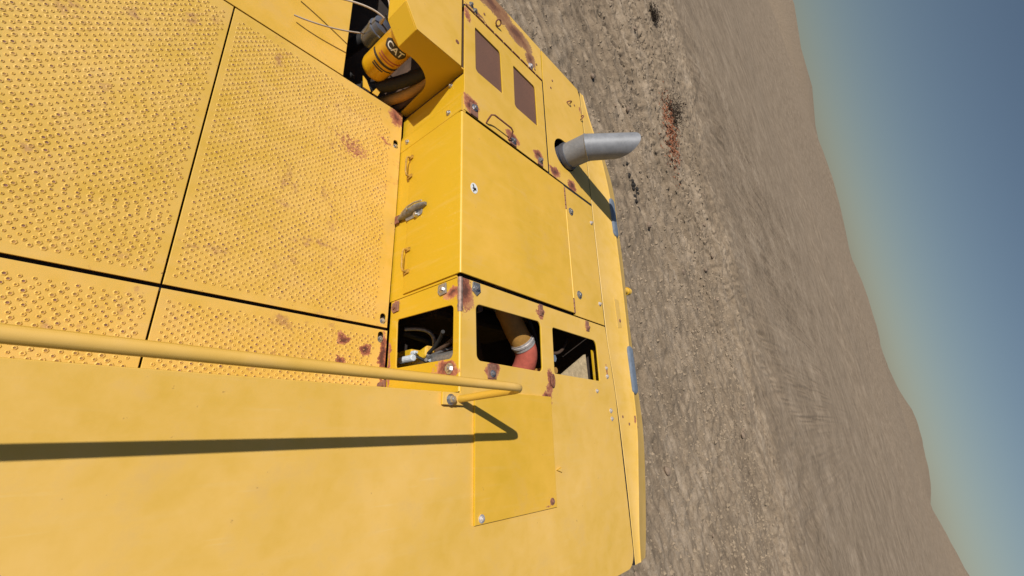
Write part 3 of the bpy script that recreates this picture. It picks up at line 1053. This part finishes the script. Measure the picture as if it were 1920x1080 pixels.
mb = MB()
lathe(mb, FC, [(0.05, -0.640), (0.078, -0.633), (0.093, -0.617), (FR, -0.590), (FR, -0.205), (FR + 0.004, -0.20), (FR + 0.004, -0.185), (0.09, -0.18)])
filt = part('oil_filter', mb, M['filter'], sm=True)
mb = MB()
lathe(mb, FC, [(0.07, -0.181), (0.095, -0.175), (0.095, -0.13), (0.06, -0.10)])
part('filter_head', mb, M['dull_steel'], sm=True)


def wrap_poly(pts, a0, zc, dr=0.0008):
    return [(FC.x + (FR + dr) * math.cos(a0 + u / FR), FC.y + (FR + dr) * math.sin(a0 + u / FR), zc + v) for u, v in pts]


def band(name, u0, u1, v0, v1, a0, zc, mat, dr, parent, rad=0.0):
    mbb = MB()
    n = 14
    inner, outer = [], []
    for i in range(n + 1):
        u = u0 + (u1 - u0) * i / n
        e = min(i, n - i) / n
        cut = rad * max(0, 1 - e * 8)
        inner.append((u, v0 + cut)); outer.append((u, v1 - cut))
    v = wrap_poly(inner, a0, zc, dr) + wrap_poly(outer, a0, zc, dr)
    f = [(i, i + 1, n + 2 + i, n + 1 + i) for i in range(n)]
    mbb.add(v, f)
    return part(name, mbb, mat, parent)


def wrapped_text(txt, size, a0, zc, mat, dr, parent, name='filter_lettering'):
    cu = bpy.data.curves.new(name, 'FONT')
    cu.body = txt
    cu.size = size
    cu.align_x = 'CENTER'
    cu.align_y = 'CENTER'
    cu.offset = size * 0.018
    o = bpy.data.objects.new(name, cu)
    col.objects.link(o)
    dg = bpy.context.evaluated_depsgraph_get()
    me = bpy.data.meshes.new_from_object(o.evaluated_get(dg))
    bpy.data.objects.remove(o)
    bm = bmesh.new()
    bm.from_mesh(me)
    bmesh.ops.subdivide_edges(bm, edges=[e for e in bm.edges if e.calc_length() > size * 0.2], cuts=2)
    bmesh.ops.triangulate(bm, faces=bm.faces)
    for v in bm.verts:
        p = wrap_poly([(v.co.x, v.co.y)], a0, zc, dr)[0]
        v.co = p
    bm.to_mesh(me)
    bm.free()
    me.materials.clear()
    return link(name, me, mat, parent)


A0 = math.atan2(-FC.y, -FC.x)      # side facing the walkway
badge = band('filter_badge', -0.080, 0.090, -0.038, 0.038, A0 + 0.02, -0.300, M['ink'], 0.0006, filt, 0.03)
wrapped_text('CAT', 0.066, A0 + 0.07, -0.300, M['white'], 0.0014, badge)
band('filter_stripe', -0.13, 0.13, -0.010, 0.010, A0 + 0.15, -0.450, M['ink'], 0.0006, filt)
for k, (u0, u1, v) in enumerate(((-0.07, 0.10, -0.392), (-0.07, 0.06, -0.415), (-0.06, 0.09, -0.487), (-0.06, 0.03, -0.505))):
    band('filter_print', u0, u1, -0.006, 0.006, A0 + 0.2, v, M['red_ink'] if k < 2 else M['ink'], 0.0006, filt)

GC = Vector((1.085, 2.68, 0))
mb = MB()
lathe(mb, GC, [(0.04, -0.56), (0.060, -0.55), (0.072, -0.52), (0.074, -0.43), (0.078, -0.425), (0.078, -0.405), (0.070, -0.40), (0.066, -0.36), (0.04, -0.345)])
can = part('grey_canister', mb, M['canister'], sm=True)
mb = MB(); mb.cyl((GC.x - 0.03, GC.y - 0.02, -0.36), (GC.x - 0.035, GC.y - 0.02, -0.30), 0.014, 0.007, n=10)
part('canister_port', mb, M['wire'], can, sm=True)


def curve(p0, p1, p2, p3, n=16):
    o = []
    for i in range(n + 1):
        t = i / n
        o.append(Vector(p0) * (1 - t) ** 3 + Vector(p1) * 3 * t * (1 - t) ** 2 + Vector(p2) * 3 * t * t * (1 - t) + Vector(p3) * t ** 3)
    return o


for pts, r_, mt in ((((0.60, 2.75, -0.60), (0.75, 2.75, -0.52), (0.92, 2.70, -0.30), (1.05, 2.66, -0.30)), 0.006, 'wire'),
                    (((0.62, 2.55, -0.62), (0.75, 2.55, -0.58), (0.90, 2.62, -0.56), (1.02, 2.66, -0.50)), 0.005, 'wire'),
                    (((1.07, 2.66, -0.28), (1.05, 2.80, -0.20), (1.02, 2.95, -0.35), (1.06, 3.20, -0.55)), 0.005, 'wire'),
                    (((1.44, 2.50, -0.20), (1.40, 2.48, -0.42), (1.30, 2.46, -0.60), (1.10, 2.46, -0.90)), 0.045, 'black'),
                    (((1.46, 2.46, -0.30), (1.46, 2.44, -0.50), (1.36, 2.42, -0.70), (1.20, 2.42, -0.95)), 0.038, 'brown_pipe'),
                    (((1.47, 2.44, -0.45), (1.46, 2.42, -0.60), (1.42, 2.40, -0.75), (1.34, 2.40, -0.98)), 0.030, 'grime'),
                    (((1.20, 2.90, -0.30), (1.22, 2.95, -0.60), (1.1, 2.9, -0.8), (1.05, 2.8, -0.98)), 0.05, 'black'),
                    (((1.08, 2.50, -0.72), (1.06, 2.46, -0.78), (1.05, 2.42, -0.85), (1.05, 2.40, -0.98)), 0.018, 'black'),
                    (((1.16, 2.47, -0.70), (1.18, 2.44, -0.76), (1.22, 2.42, -0.85), (1.25, 2.40, -0.98)), 0.016, 'black')):
    mb = MB(); mb.tube(curve(*pts), r_, 12)
    part('hose' if r_ > 0.01 else 'cable', mb, M[mt], sm=True)
for x, y, z in ((1.20, 2.42, -0.72), (1.24, 2.42, -0.66), (1.10, 2.40, -0.74)):
    mb = MB(); mb.cyl((x, y, z - 0.02), (x, y, z + 0.02), 0.013, n=8); part('hose_fitting', mb, M['steel'], sm=True)
mb = MB()
mb.prism([(1.13, 2.365, -0.645), (1.19, 2.365, -0.645), (1.15, 2.44, -0.645), (1.12, 2.46, -0.645)], (0, 0, 0.006))
part('bracket', mb, M['inner_yellow'])
mb = MB()
mb.prism([(1.20, 2.365, -0.645), (1.245, 2.365, -0.645), (1.275, 2.455, -0.645), (1.245, 2.46, -0.645)], (0, 0, 0.006))
part('bracket', mb, M['inner_yellow'])

# ------------------------------------------------------------------ what the three openings show of the engine bay
mb = MB()
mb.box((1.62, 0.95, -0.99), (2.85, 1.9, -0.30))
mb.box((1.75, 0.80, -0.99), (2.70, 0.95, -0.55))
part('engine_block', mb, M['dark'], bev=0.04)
mb = MB()
mb.tube(curve((1.90, 0.98, -0.12), (2.02, 0.88, -0.14), (2.10, 0.78, -0.20), (2.27, 0.64, -0.22)), [0.085] * 10 + [0.078] * 7, 20)
part('intake_pipe', mb, M['brown_pipe'], sm=True)
mb = MB(); mb.cyl((2.262, 0.650, -0.219), (2.300, 0.612, -0.221), 0.083, n=28); mb.cyl((2.272, 0.640, -0.219), (2.282, 0.630, -0.22), 0.088, n=28); part('hose_clamp', mb, M['clamp'], sm=True)
mb = MB(); mb.tube(curve((2.295, 0.618, -0.221), (2.34, 0.57, -0.225), (2.375, 0.50, -0.26), (2.385, 0.42, -0.36)), 0.079, 22); part('red_hose', mb, M['red_hose'], sm=True)
mb = MB(); mb.cyl((1.86, 0.80, -0.40), (1.86, 0.80, -0.22), 0.025, n=12); mb.cyl((1.98, 0.82, -0.20), (2.10, 0.78, -0.24), 0.018, n=10); part('engine_line', mb, M['dull_steel'], sm=True)
# sunlit fittings behind the left opening
mb = MB()
mb.box((1.66, 0.44, -0.86), (1.80, 0.58, -0.66)); mb.prism([(1.66, 0.46, -0.66), (1.80, 0.46, -0.66), (1.76, 0.52, -0.54), (1.69, 0.52, -0.54)], (0, 0.07, 0))
part('pump_body', mb, M['inner_yellow'], bev=0.012)
mb = MB()
mb.cyl((1.63, 0.40, -0.72), (1.63, 0.40, -0.63), 0.030, n=6); mb.box((1.66, 0.36, -0.72), (1.78, 0.43, -0.65)); mb.cyl((1.61, 0.50, -0.70), (1.61, 0.50, -0.56), 0.022, n=12)
part('pump_fitting', mb, M['pale'], bev=0.006)
mb = MB(); mb.tube(curve((1.60, 0.70, -0.66), (1.72, 0.72, -0.60), (1.78, 0.70, -0.52), (1.82, 0.56, -0.64)), 0.014, 10); mb.tube(curve((1.70, 0.53, -0.55), (1.76, 0.50, -0.52), (1.80, 0.46, -0.56), (1.84, 0.42, -0.66)), 0.014, 10)
part('pump_line', mb, M['dull_steel'], sm=True)
mb = MB(); mb.cyl((1.70, 0.47, -0.45), (1.70, 0.47, -0.20), 0.045, n=20); part('breather', mb, M['dull_steel'], sm=True)
for pts, r_, mt in ((((1.62, 0.62, -0.30), (1.70, 0.60, -0.42), (1.72, 0.55, -0.50), (1.70, 0.50, -0.62)), 0.012, 'black'),
                    (((1.58, 0.46, -0.40), (1.66, 0.50, -0.48), (1.76, 0.55, -0.50), (1.90, 0.60, -0.45)), 0.010, 'dull_steel'),
                    (((1.66, 0.70, -0.75), (1.80, 0.66, -0.66), (1.95, 0.62, -0.66), (2.1, 0.60, -0.80)), 0.022, 'black'),
                    (((1.64, 0.72, -0.14), (1.72, 0.66, -0.22), (1.78, 0.60, -0.34), (1.80, 0.56, -0.60)), 0.016, 'grime'),
                    (((1.78, 0.80, -0.20), (1.90, 0.70, -0.34), (2.05, 0.60, -0.42), (2.2, 0.50, -0.55)), 0.022, 'black'),
                    (((2.10, 0.86, -0.10), (2.30, 0.80, -0.16), (2.42, 0.72, -0.20), (2.55, 0.50, -0.28)), 0.014, 'black'),
                    (((2.50, 0.60, -0.18), (2.60, 0.56, -0.14), (2.70, 0.62, -0.16), (2.85, 0.75, -0.22)), 0.012, 'grime'),
                    (((1.62, 0.52, -0.58), (1.68, 0.48, -0.52), (1.76, 0.46, -0.52), (1.80, 0.42, -0.60)), 0.010, 'black')):
    mb = MB(); mb.tube(curve(*pts), r_, 10)
    part('hose', mb, M[mt], sm=True)
for x, y, z, r_ in ((1.74, 0.50, -0.545, 0.016), (1.70, 0.44, -0.645, 0.018), (1.64, 0.54, -0.60, 0.014), (1.77, 0.41, -0.64, 0.014)):
    mb = MB(); mb.cyl((x, y, z - 0.02), (x, y, z + 0.014), r_, n=6); mb.cyl((x, y, z + 0.012), (x, y, z + 0.03), r_ * 0.55, n=10)
    part('hose_fitting', mb, M['pale'], sm=True)
# right opening: dusty foam cut to the triangle of a sunlit patch, yellow frame bar, small fittings
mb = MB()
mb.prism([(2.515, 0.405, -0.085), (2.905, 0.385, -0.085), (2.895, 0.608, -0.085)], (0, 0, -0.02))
part('sun_patch_insulation', mb, M['foam'])
mb = MB(); mb.box((3.005, 0.34, -0.10), (3.045, 0.66, -0.075)); part('frame_bar', mb, M['inner_yellow'], bev=0.004)
mb = MB(); mb.cyl((2.45, 0.44, -0.30), (2.45, 0.44, -0.10), 0.035, n=16); mb.cyl((2.45, 0.44, -0.10), (2.45, 0.44, -0.07), 0.022, n=10); part('sensor', mb, M['brown_pipe'], sm=True)
mb = MB(); mb.cyl((2.47, 0.53, -0.16), (2.47, 0.53, -0.09), 0.028, n=6); part('sensor_cap', mb, M['lens'], sm=True)

# ------------------------------------------------------------------ handrail
RY, RZ, RX = 0.208, 0.428, 1.466
path = [(-1.30, RY, 0.0), (-1.30, RY, 0.2), (-1.30, RY, RZ - 0.06), (-1.285, RY, RZ - 0.015), (-1.24, RY, RZ)]
path += [(x, RY, RZ) for x in (-0.8, -0.3, 0.2, 0.7, 1.1, 1.38)]
path += [(1.415, RY, RZ - 0.003), (1.440, RY - 0.001, RZ - 0.012), (RX - 0.006, RY - 0.002, RZ - 0.030), (RX, RY - 0.004, RZ - 0.055), (RX, RY - 0.008, 0.2), (RX, RY - 0.014, 0.0)]
mb = MB(); mb.tube(path, 0.0182, 16)
rail = part('handrail', mb, M['rail'], sm=True)
mb = MB(); mb.box((1.355, 0.165, 0.006), (1.495, 0.225, 0.020)); part('rail_foot', mb, M['cw'], rail, bev=0.003)
b = MB(); b.hexbolt((1.405, 0.190, 0.019), (0, 0, 1), 0.018, 0.022); part('bolt', b, M['steel'], rail, sm=True)

# ------------------------------------------------------------------ ground
def hash_grid(ix, iy, seed):
    h = (ix.astype(np.int64) * 374761393 + iy.astype(np.int64) * 668265263 + seed * 974711) & 0xFFFFFFFF
    h = ((h ^ (h >> 13)) * 1274126177) & 0xFFFFFFFF
    return ((h ^ (h >> 16)) & 0xFFFF) / 65535.0


def vnoise(x, y, seed):
    ix, iy = np.floor(x), np.floor(y)
    fx, fy = x - ix, y - iy
    fx, fy = fx * fx * (3 - 2 * fx), fy * fy * (3 - 2 * fy)
    a, b_ = hash_grid(ix, iy, seed), hash_grid(ix + 1, iy, seed)
    c, d = hash_grid(ix, iy + 1, seed), hash_grid(ix + 1, iy + 1, seed)
    return (a + (b_ - a) * fx) * (1 - fy) + (c + (d - c) * fx) * fy - 0.5


def fbm(x, y, oct_, seed, gain=0.5):
    t, a = 0, 1.0
    for k in range(oct_):
        t = t + a * vnoise(x * 2 ** k, y * 2 ** k, seed + k)
        a *= gain
    return t


def height(x, y):
    x, y = np.asarray(x, float), np.asarray(y, float)
    h = 0.22 * fbm(x * 0.16, y * 0.16, 3, 3)
    h += 0.10 * fbm(x * 0.9, y * 0.9, 5, 11, 0.62)
    churn = np.clip((x - 9) / 6, 0, 1) * np.clip((y - 5) / 6, 0, 1)
    h += (0.045 + 0.03 * churn) * fbm(x * 3.4, y * 2.6, 3, 31, 0.7)
    a = math.radians(32)
    u = x * math.cos(a) + y * math.sin(a) + 1.2 * fbm(x * 0.07, y * 0.07, 2, 40)
    v = -x * math.sin(a) + y * math.cos(a)
    rough = np.clip(0.5 + 1.4 * fbm(x * 0.12, y * 0.12, 2, 60), 0.1, 1)
    h += (0.12 + 0.16 * churn) * rough * fbm(u * 2.2, v * 0.38, 4, 21, 0.6)           # smeared ridges
    for u0, w, d in ((7.2, 0.26, 0.10), (9.4, 0.28, 0.10), (12.2, 0.3, 0.14), (14.6, 0.3, 0.15), (17.6, 0.35, 0.2), (16.3, 0.2, 0.1), (20.2, 0.3, 0.2), (22.6, 0.4, 0.22), (25.3, 0.4, 0.2), (28.0, 0.4, 0.2)):
        q = (u - u0 - 0.35 * np.sin(v * 0.21 + u0)) / (w * 0.62)
        g = np.exp(-q * q)
        lug = 0.5 + 0.5 * np.sin(v * 2 * np.pi / 0.42 + q * 1.5)
        h -= d * (0.6 + 1.3 * churn) * g * (0.7 + 0.3 * lug) * (1.6 * (vnoise(v * 0.3, u0 + v * 0, 77) + 0.5))
        h += d * (0.25 + 0.5 * churn) * np.exp(-((np.abs(q) - 1.7) / 0.5) ** 2)
    for cx_, cy_, r0, w, d, pitch in ((-24.0, -20.0, 51.5, 0.40, 0.12, 0.42), (-24.0, -20.0, 54.3, 0.40, 0.12, 0.42), (46.0, 36.0, 33.0, 0.38, 0.12, 0.40), (46.0, 36.0, 35.6, 0.38, 0.12, 0.40)):
        dx_, dy_ = x - cx_, y - cy_
        rr_ = np.hypot(dx_, dy_)
        q = (rr_ - r0 - 0.12 * np.sin(np.arctan2(dy_, dx_) * 9)) / w
        arc = np.arctan2(dy_, dx_) * r0
        bars = np.clip(np.sin((arc + 0.35 * np.abs(q)) * 2 * np.pi / pitch) * 2.5, -1, 1)
        inside = 1 / (1 + np.exp((np.abs(q) - 1.0) * 9))
        h += inside * (-d * 0.5 + d * 0.38 * bars)
        h += d * 0.55 * np.exp(-((np.abs(q) - 1.35) / 0.28) ** 2) * (0.6 + 1.2 * vnoise(arc * 2.2, q * 0 + r0, 55))
    cl = fbm(x * 2.1, y * 2.1, 4, 131, 0.62)
    h += (0.03 + 0.04 * churn) * np.maximum(0, np.abs(cl) - 0.2) * 2.0
    near = np.clip((np.hypot(x - 1.0, y - 1.2) - 3.5) / 2.0, 0, 1)
    far = np.hypot(x - 5, y - 5)
    fade = np.clip(1 - (far - 45) / 60, 0.1, 1)
    h = (h - 0.06) * near * fade
    berm = np.clip((far - 70) / 120, 0, 1)
    hill = np.clip((far - 260) / 700, 0, 1) ** 1.5
    h = h + berm * (1.5 + 5.0 * fbm(x * 0.012, y * 0.012, 4, 90)) + hill * (45 + 90 * fbm(x * 0.0016, y * 0.0016, 4, 93))
    return h


def axis_pts(lo, d0, d1, hi, step):
    inner = list(np.arange(d0, d1, step))
    out = []
    s, p = step, d1
    while p < hi:
        out.append(p); s *= 1.16; p += s
    out.append(hi)
    pre = []
    s, p = step, d0
    while p > lo:
        s *= 1.16; p -= s
        pre.append(max(p, lo))
    return np.array(pre[::-1] + inner + out)


gx = axis_pts(-2500, 5.0, 27.0, 4500, 0.055)
gy = axis_pts(-2500, -6.0, 32.0, 4500, 0.07)
X, Y = np.meshgrid(gx, gy)
Hh = height(X, Y)
nx, ny = len(gx), len(gy)
me = bpy.data.meshes.new('ground')
co = np.stack([X, Y, Hh], -1).reshape(-1, 3).astype(np.float32)
idx = np.arange(nx * ny).reshape(ny, nx)
quads = np.stack([idx[:-1, :-1], idx[:-1, 1:], idx[1:, 1:], idx[1:, :-1]], -1).reshape(-1, 4)
me.vertices.add(len(co))
me.vertices.foreach_set('co', co.ravel())
me.loops.add(quads.size)
me.loops.foreach_set('vertex_index', quads.ravel().astype(np.int32))
me.polygons.add(len(quads))
me.polygons.foreach_set('loop_start', np.arange(0, quads.size, 4, dtype=np.int32))
me.polygons.foreach_set('use_smooth', np.ones(len(quads), dtype=bool))
me.update(calc_edges=True)
me.materials.append(M['ground'])
ground = bpy.data.objects.new('ground', me)
col.objects.link(ground)
tag(ground, kind='structure')


def gz(x, y):
    return float(height(np.array([x]), np.array([y]))[0])


# clods and stones lying on the churned ground
def rock_mesh(seed, name, mat):
    rd = random.Random(seed)
    bm = bmesh.new()
    bmesh.ops.create_icosphere(bm, subdivisions=2, radius=1)
    ax = [Vector((rd.uniform(-1, 1), rd.uniform(-1, 1), rd.uniform(-1, 1))).normalized() for _ in range(7)]
    for v in bm.verts:
        d = v.co.normalized()
        k = 1.0
        for a in ax:
            k = min(k, 0.72 / max(0.2, d.dot(a)))
        k *= rd.uniform(0.93, 1.05)
        v.co = Vector((d.x * k, d.y * k * 0.8, d.z * k * 0.6))
    me_ = bpy.data.meshes.new(name)
    bm.to_mesh(me_)
    bm.free()
    me_.materials.append(mat)
    return me_


clods = [rock_mesh(i, 'dirt_clod', M['clod']) for i in range(6)]
burnt = [rock_mesh(20 + i, 'burnt_lump', M['dark_clod']) for i in range(3)]
rd = random.Random(4)
for i in range(70):
    x = rd.uniform(6, 24)
    y = rd.uniform(-3, 22)
    if rd.random() < 0.5:
        x = rd.uniform(12, 24)
        y = rd.uniform(6, 24)
    o = bpy.data.objects.new('dirt_clod', rd.choice(clods))
    col.objects.link(o)
    s = rd.choice((0.05, 0.06, 0.08, 0.10, 0.15))
    o.location = (x, y, gz(x, y) + s * 0.25)
    o.scale = (s, s, s)
    o.rotation_euler = (rd.uniform(-0.3, 0.3), rd.uniform(-0.3, 0.3), rd.uniform(0, 6.3))
    tag(o, 'small dry brown clod of earth lying loose on the rutted ground', 'clod', 'clods strewn over the rutted ground')
for i in range(22):
    t_ = rd.gauss(0, 0.5)
    x, y = 12.9 + 0.25 * t_ + rd.gauss(0, 0.16), 8.35 - 0.9 * t_ + rd.gauss(0, 0.14)
    o = bpy.data.objects.new('burnt_lump', rd.choice(burnt))
    col.objects.link(o)
    s = rd.uniform(0.05, 0.12)
    o.location = (x, y, gz(x, y) + s * 0.2)
    o.scale = (s, s, s)
    o.rotation_euler = (0, 0, rd.uniform(0, 6.3))
    tag(o, 'black burnt lump in the dark patch on the ground beside the exhaust', 'lump', 'burnt lumps on the ground')

# fine gravel
gm = MB()
vs, fs = [], []
for i in range(16000):
    x = rd.uniform(5.5, 24)
    y = rd.uniform(-5, 26)
    s = rd.choice((0.012, 0.016, 0.022, 0.03, 0.05)) * rd.uniform(0.8, 1.3) * (1 + 0.5 * min(1, max(0, (x - 9) / 8)))
    vs.append((x, y, s))
xs = np.array([v[0] for v in vs]); ys_ = np.array([v[1] for v in vs]); zs = height(xs, ys_)
V, F = [], []
for (x, y, s), z in zip(vs, zs):
    o = len(V)
    a = rd.uniform(0, 6.3)
    for k in range(4):
        V.append((x + s * math.cos(a + k * 1.57) * rd.uniform(0.7, 1.3), y + s * math.sin(a + k * 1.57) * rd.uniform(0.7, 1.3), z - 0.004))
    V.append((x, y, z + s * rd.uniform(0.6, 1.0)))
    F += [(o, o + 1, o + 4), (o + 1, o + 2, o + 4), (o + 2, o + 3, o + 4), (o + 3, o, o + 4)]
me = bpy.data.meshes.new('gravel')
me.from_pydata(V, [], F)
me.materials.append(simple('gravel_stone', (0.27, 0.205, 0.14), 0.95, 0, 0.4, 3, 0.2))
o = bpy.data.objects.new('gravel', me)
col.objects.link(o)
tag(o, 'pale gravel scattered over the brown dirt', 'gravel', kind='stuff')

# dead scrub and dry leaves at the edge of the dirt
def scrub(x, y, size, seed, label):
    rdm = random.Random(seed)
    root = empty('dead_shrub', (x, y, gz(x, y)))
    tag(root, label, 'shrub')
    mbs = MB()
    for i in range(46):
        a = rdm.uniform(0, 6.3)
        el = rdm.uniform(0.2, 1.3)
        L = size * rdm.uniform(0.5, 1.0)
        d = Vector((math.cos(a) * math.cos(el), math.sin(a) * math.cos(el), math.sin(el)))
        p0 = Vector((rdm.gauss(0, size * 0.18), rdm.gauss(0, size * 0.25), -0.05))
        p1 = p0 + d * L * 0.5 + Vector((rdm.gauss(0, .06), rdm.gauss(0, .06), 0))
        p2 = p0 + d * L + Vector((rdm.gauss(0, .15), rdm.gauss(0, .15), -0.1 * L))
        mbs.tube([p0, p1, p2], [0.016, 0.010, 0.004], 4)
        for k in range(3):
            q = p1.lerp(p2, rdm.random())
            mbs.tube([q, q + Vector((rdm.gauss(0, .15), rdm.gauss(0, .15), rdm.uniform(0, .18)))], [0.006, 0.003], 3)
    me_ = mbs.mesh('stems')
    me_.materials.append(M['twig'])
    st = bpy.data.objects.new('stems', me_)
    col.objects.link(st)
    st.parent = root
    V_, F_ = [], []
    for i in range(260):
        c = Vector((rdm.gauss(0, size * 0.35), rdm.gauss(0, size * 0.4), abs(rdm.gauss(0, size * 0.3)) + 0.03))
        n1 = Vector((rdm.gauss(0, 1), rdm.gauss(0, 1), rdm.gauss(0, 1))).normalized()
        n2 = n1.orthogonal().normalized()
        s_ = rdm.uniform(0.02, 0.05)
        o_ = len(V_)
        V_ += [tuple(c + n1 * s_ * 1.6), tuple(c + n2 * s_), tuple(c - n1 * s_ * 1.6), tuple(c - n2 * s_)]
        F_.append((o_, o_ + 1, o_ + 2, o_ + 3))
    me_ = bpy.data.meshes.new('dry_leaves')
    me_.from_pydata(V_, [], F_)
    me_.materials.append(M['twig'])
    lf = bpy.data.objects.new('dry_leaves', me_)
    col.objects.link(lf)
    lf.parent = root
    lf['kind'] = 'stuff'
    return root


scrub(20.3, 16.6, 1.1, 1, 'dark dead shrub in the churned dirt, the largest of the scrub')
scrub(21.2, 18.6, 0.8, 2, 'small dark tangle of dead twigs behind the largest shrub')
scrub(20.2, 24.0, 0.7, 3, 'low dead shrub standing apart in the far ruts')
V, F = [], []
for i in range(2600):
    t = rd.random()
    x, y = 18.6 + 1.4 * t + rd.gauss(0, 0.5), 12.6 + 4.4 * t + rd.gauss(0, 0.6)
    V.append((x, y))
zz = height(np.array([v[0] for v in V]), np.array([v[1] for v in V]))
VV = []
for (x, y), z in zip(V, zz):
    s = rd.uniform(0.02, 0.055)
    a = rd.uniform(0, 6.3)
    tl = rd.uniform(-0.5, 0.5)
    o_ = len(VV)
    for k, q in ((0, 1.6), (1, 0.8), (2, 1.6), (3, 0.8)):
        VV.append((x + s * q * math.cos(a + k * math.pi / 2), y + s * q * math.sin(a + k * math.pi / 2), z + 0.02 + s * tl * (1 if k < 2 else -1)))
    F.append((o_, o_ + 1, o_ + 2, o_ + 3))
me = bpy.data.meshes.new('fallen_leaves')
me.from_pydata(VV, [], F)
me.materials.append(M['leaf'])
o = bpy.data.objects.new('fallen_leaves', me)
col.objects.link(o)
tag(o, 'strip of reddish dry leaves fallen beside the dead shrub', 'leaves', kind='stuff')
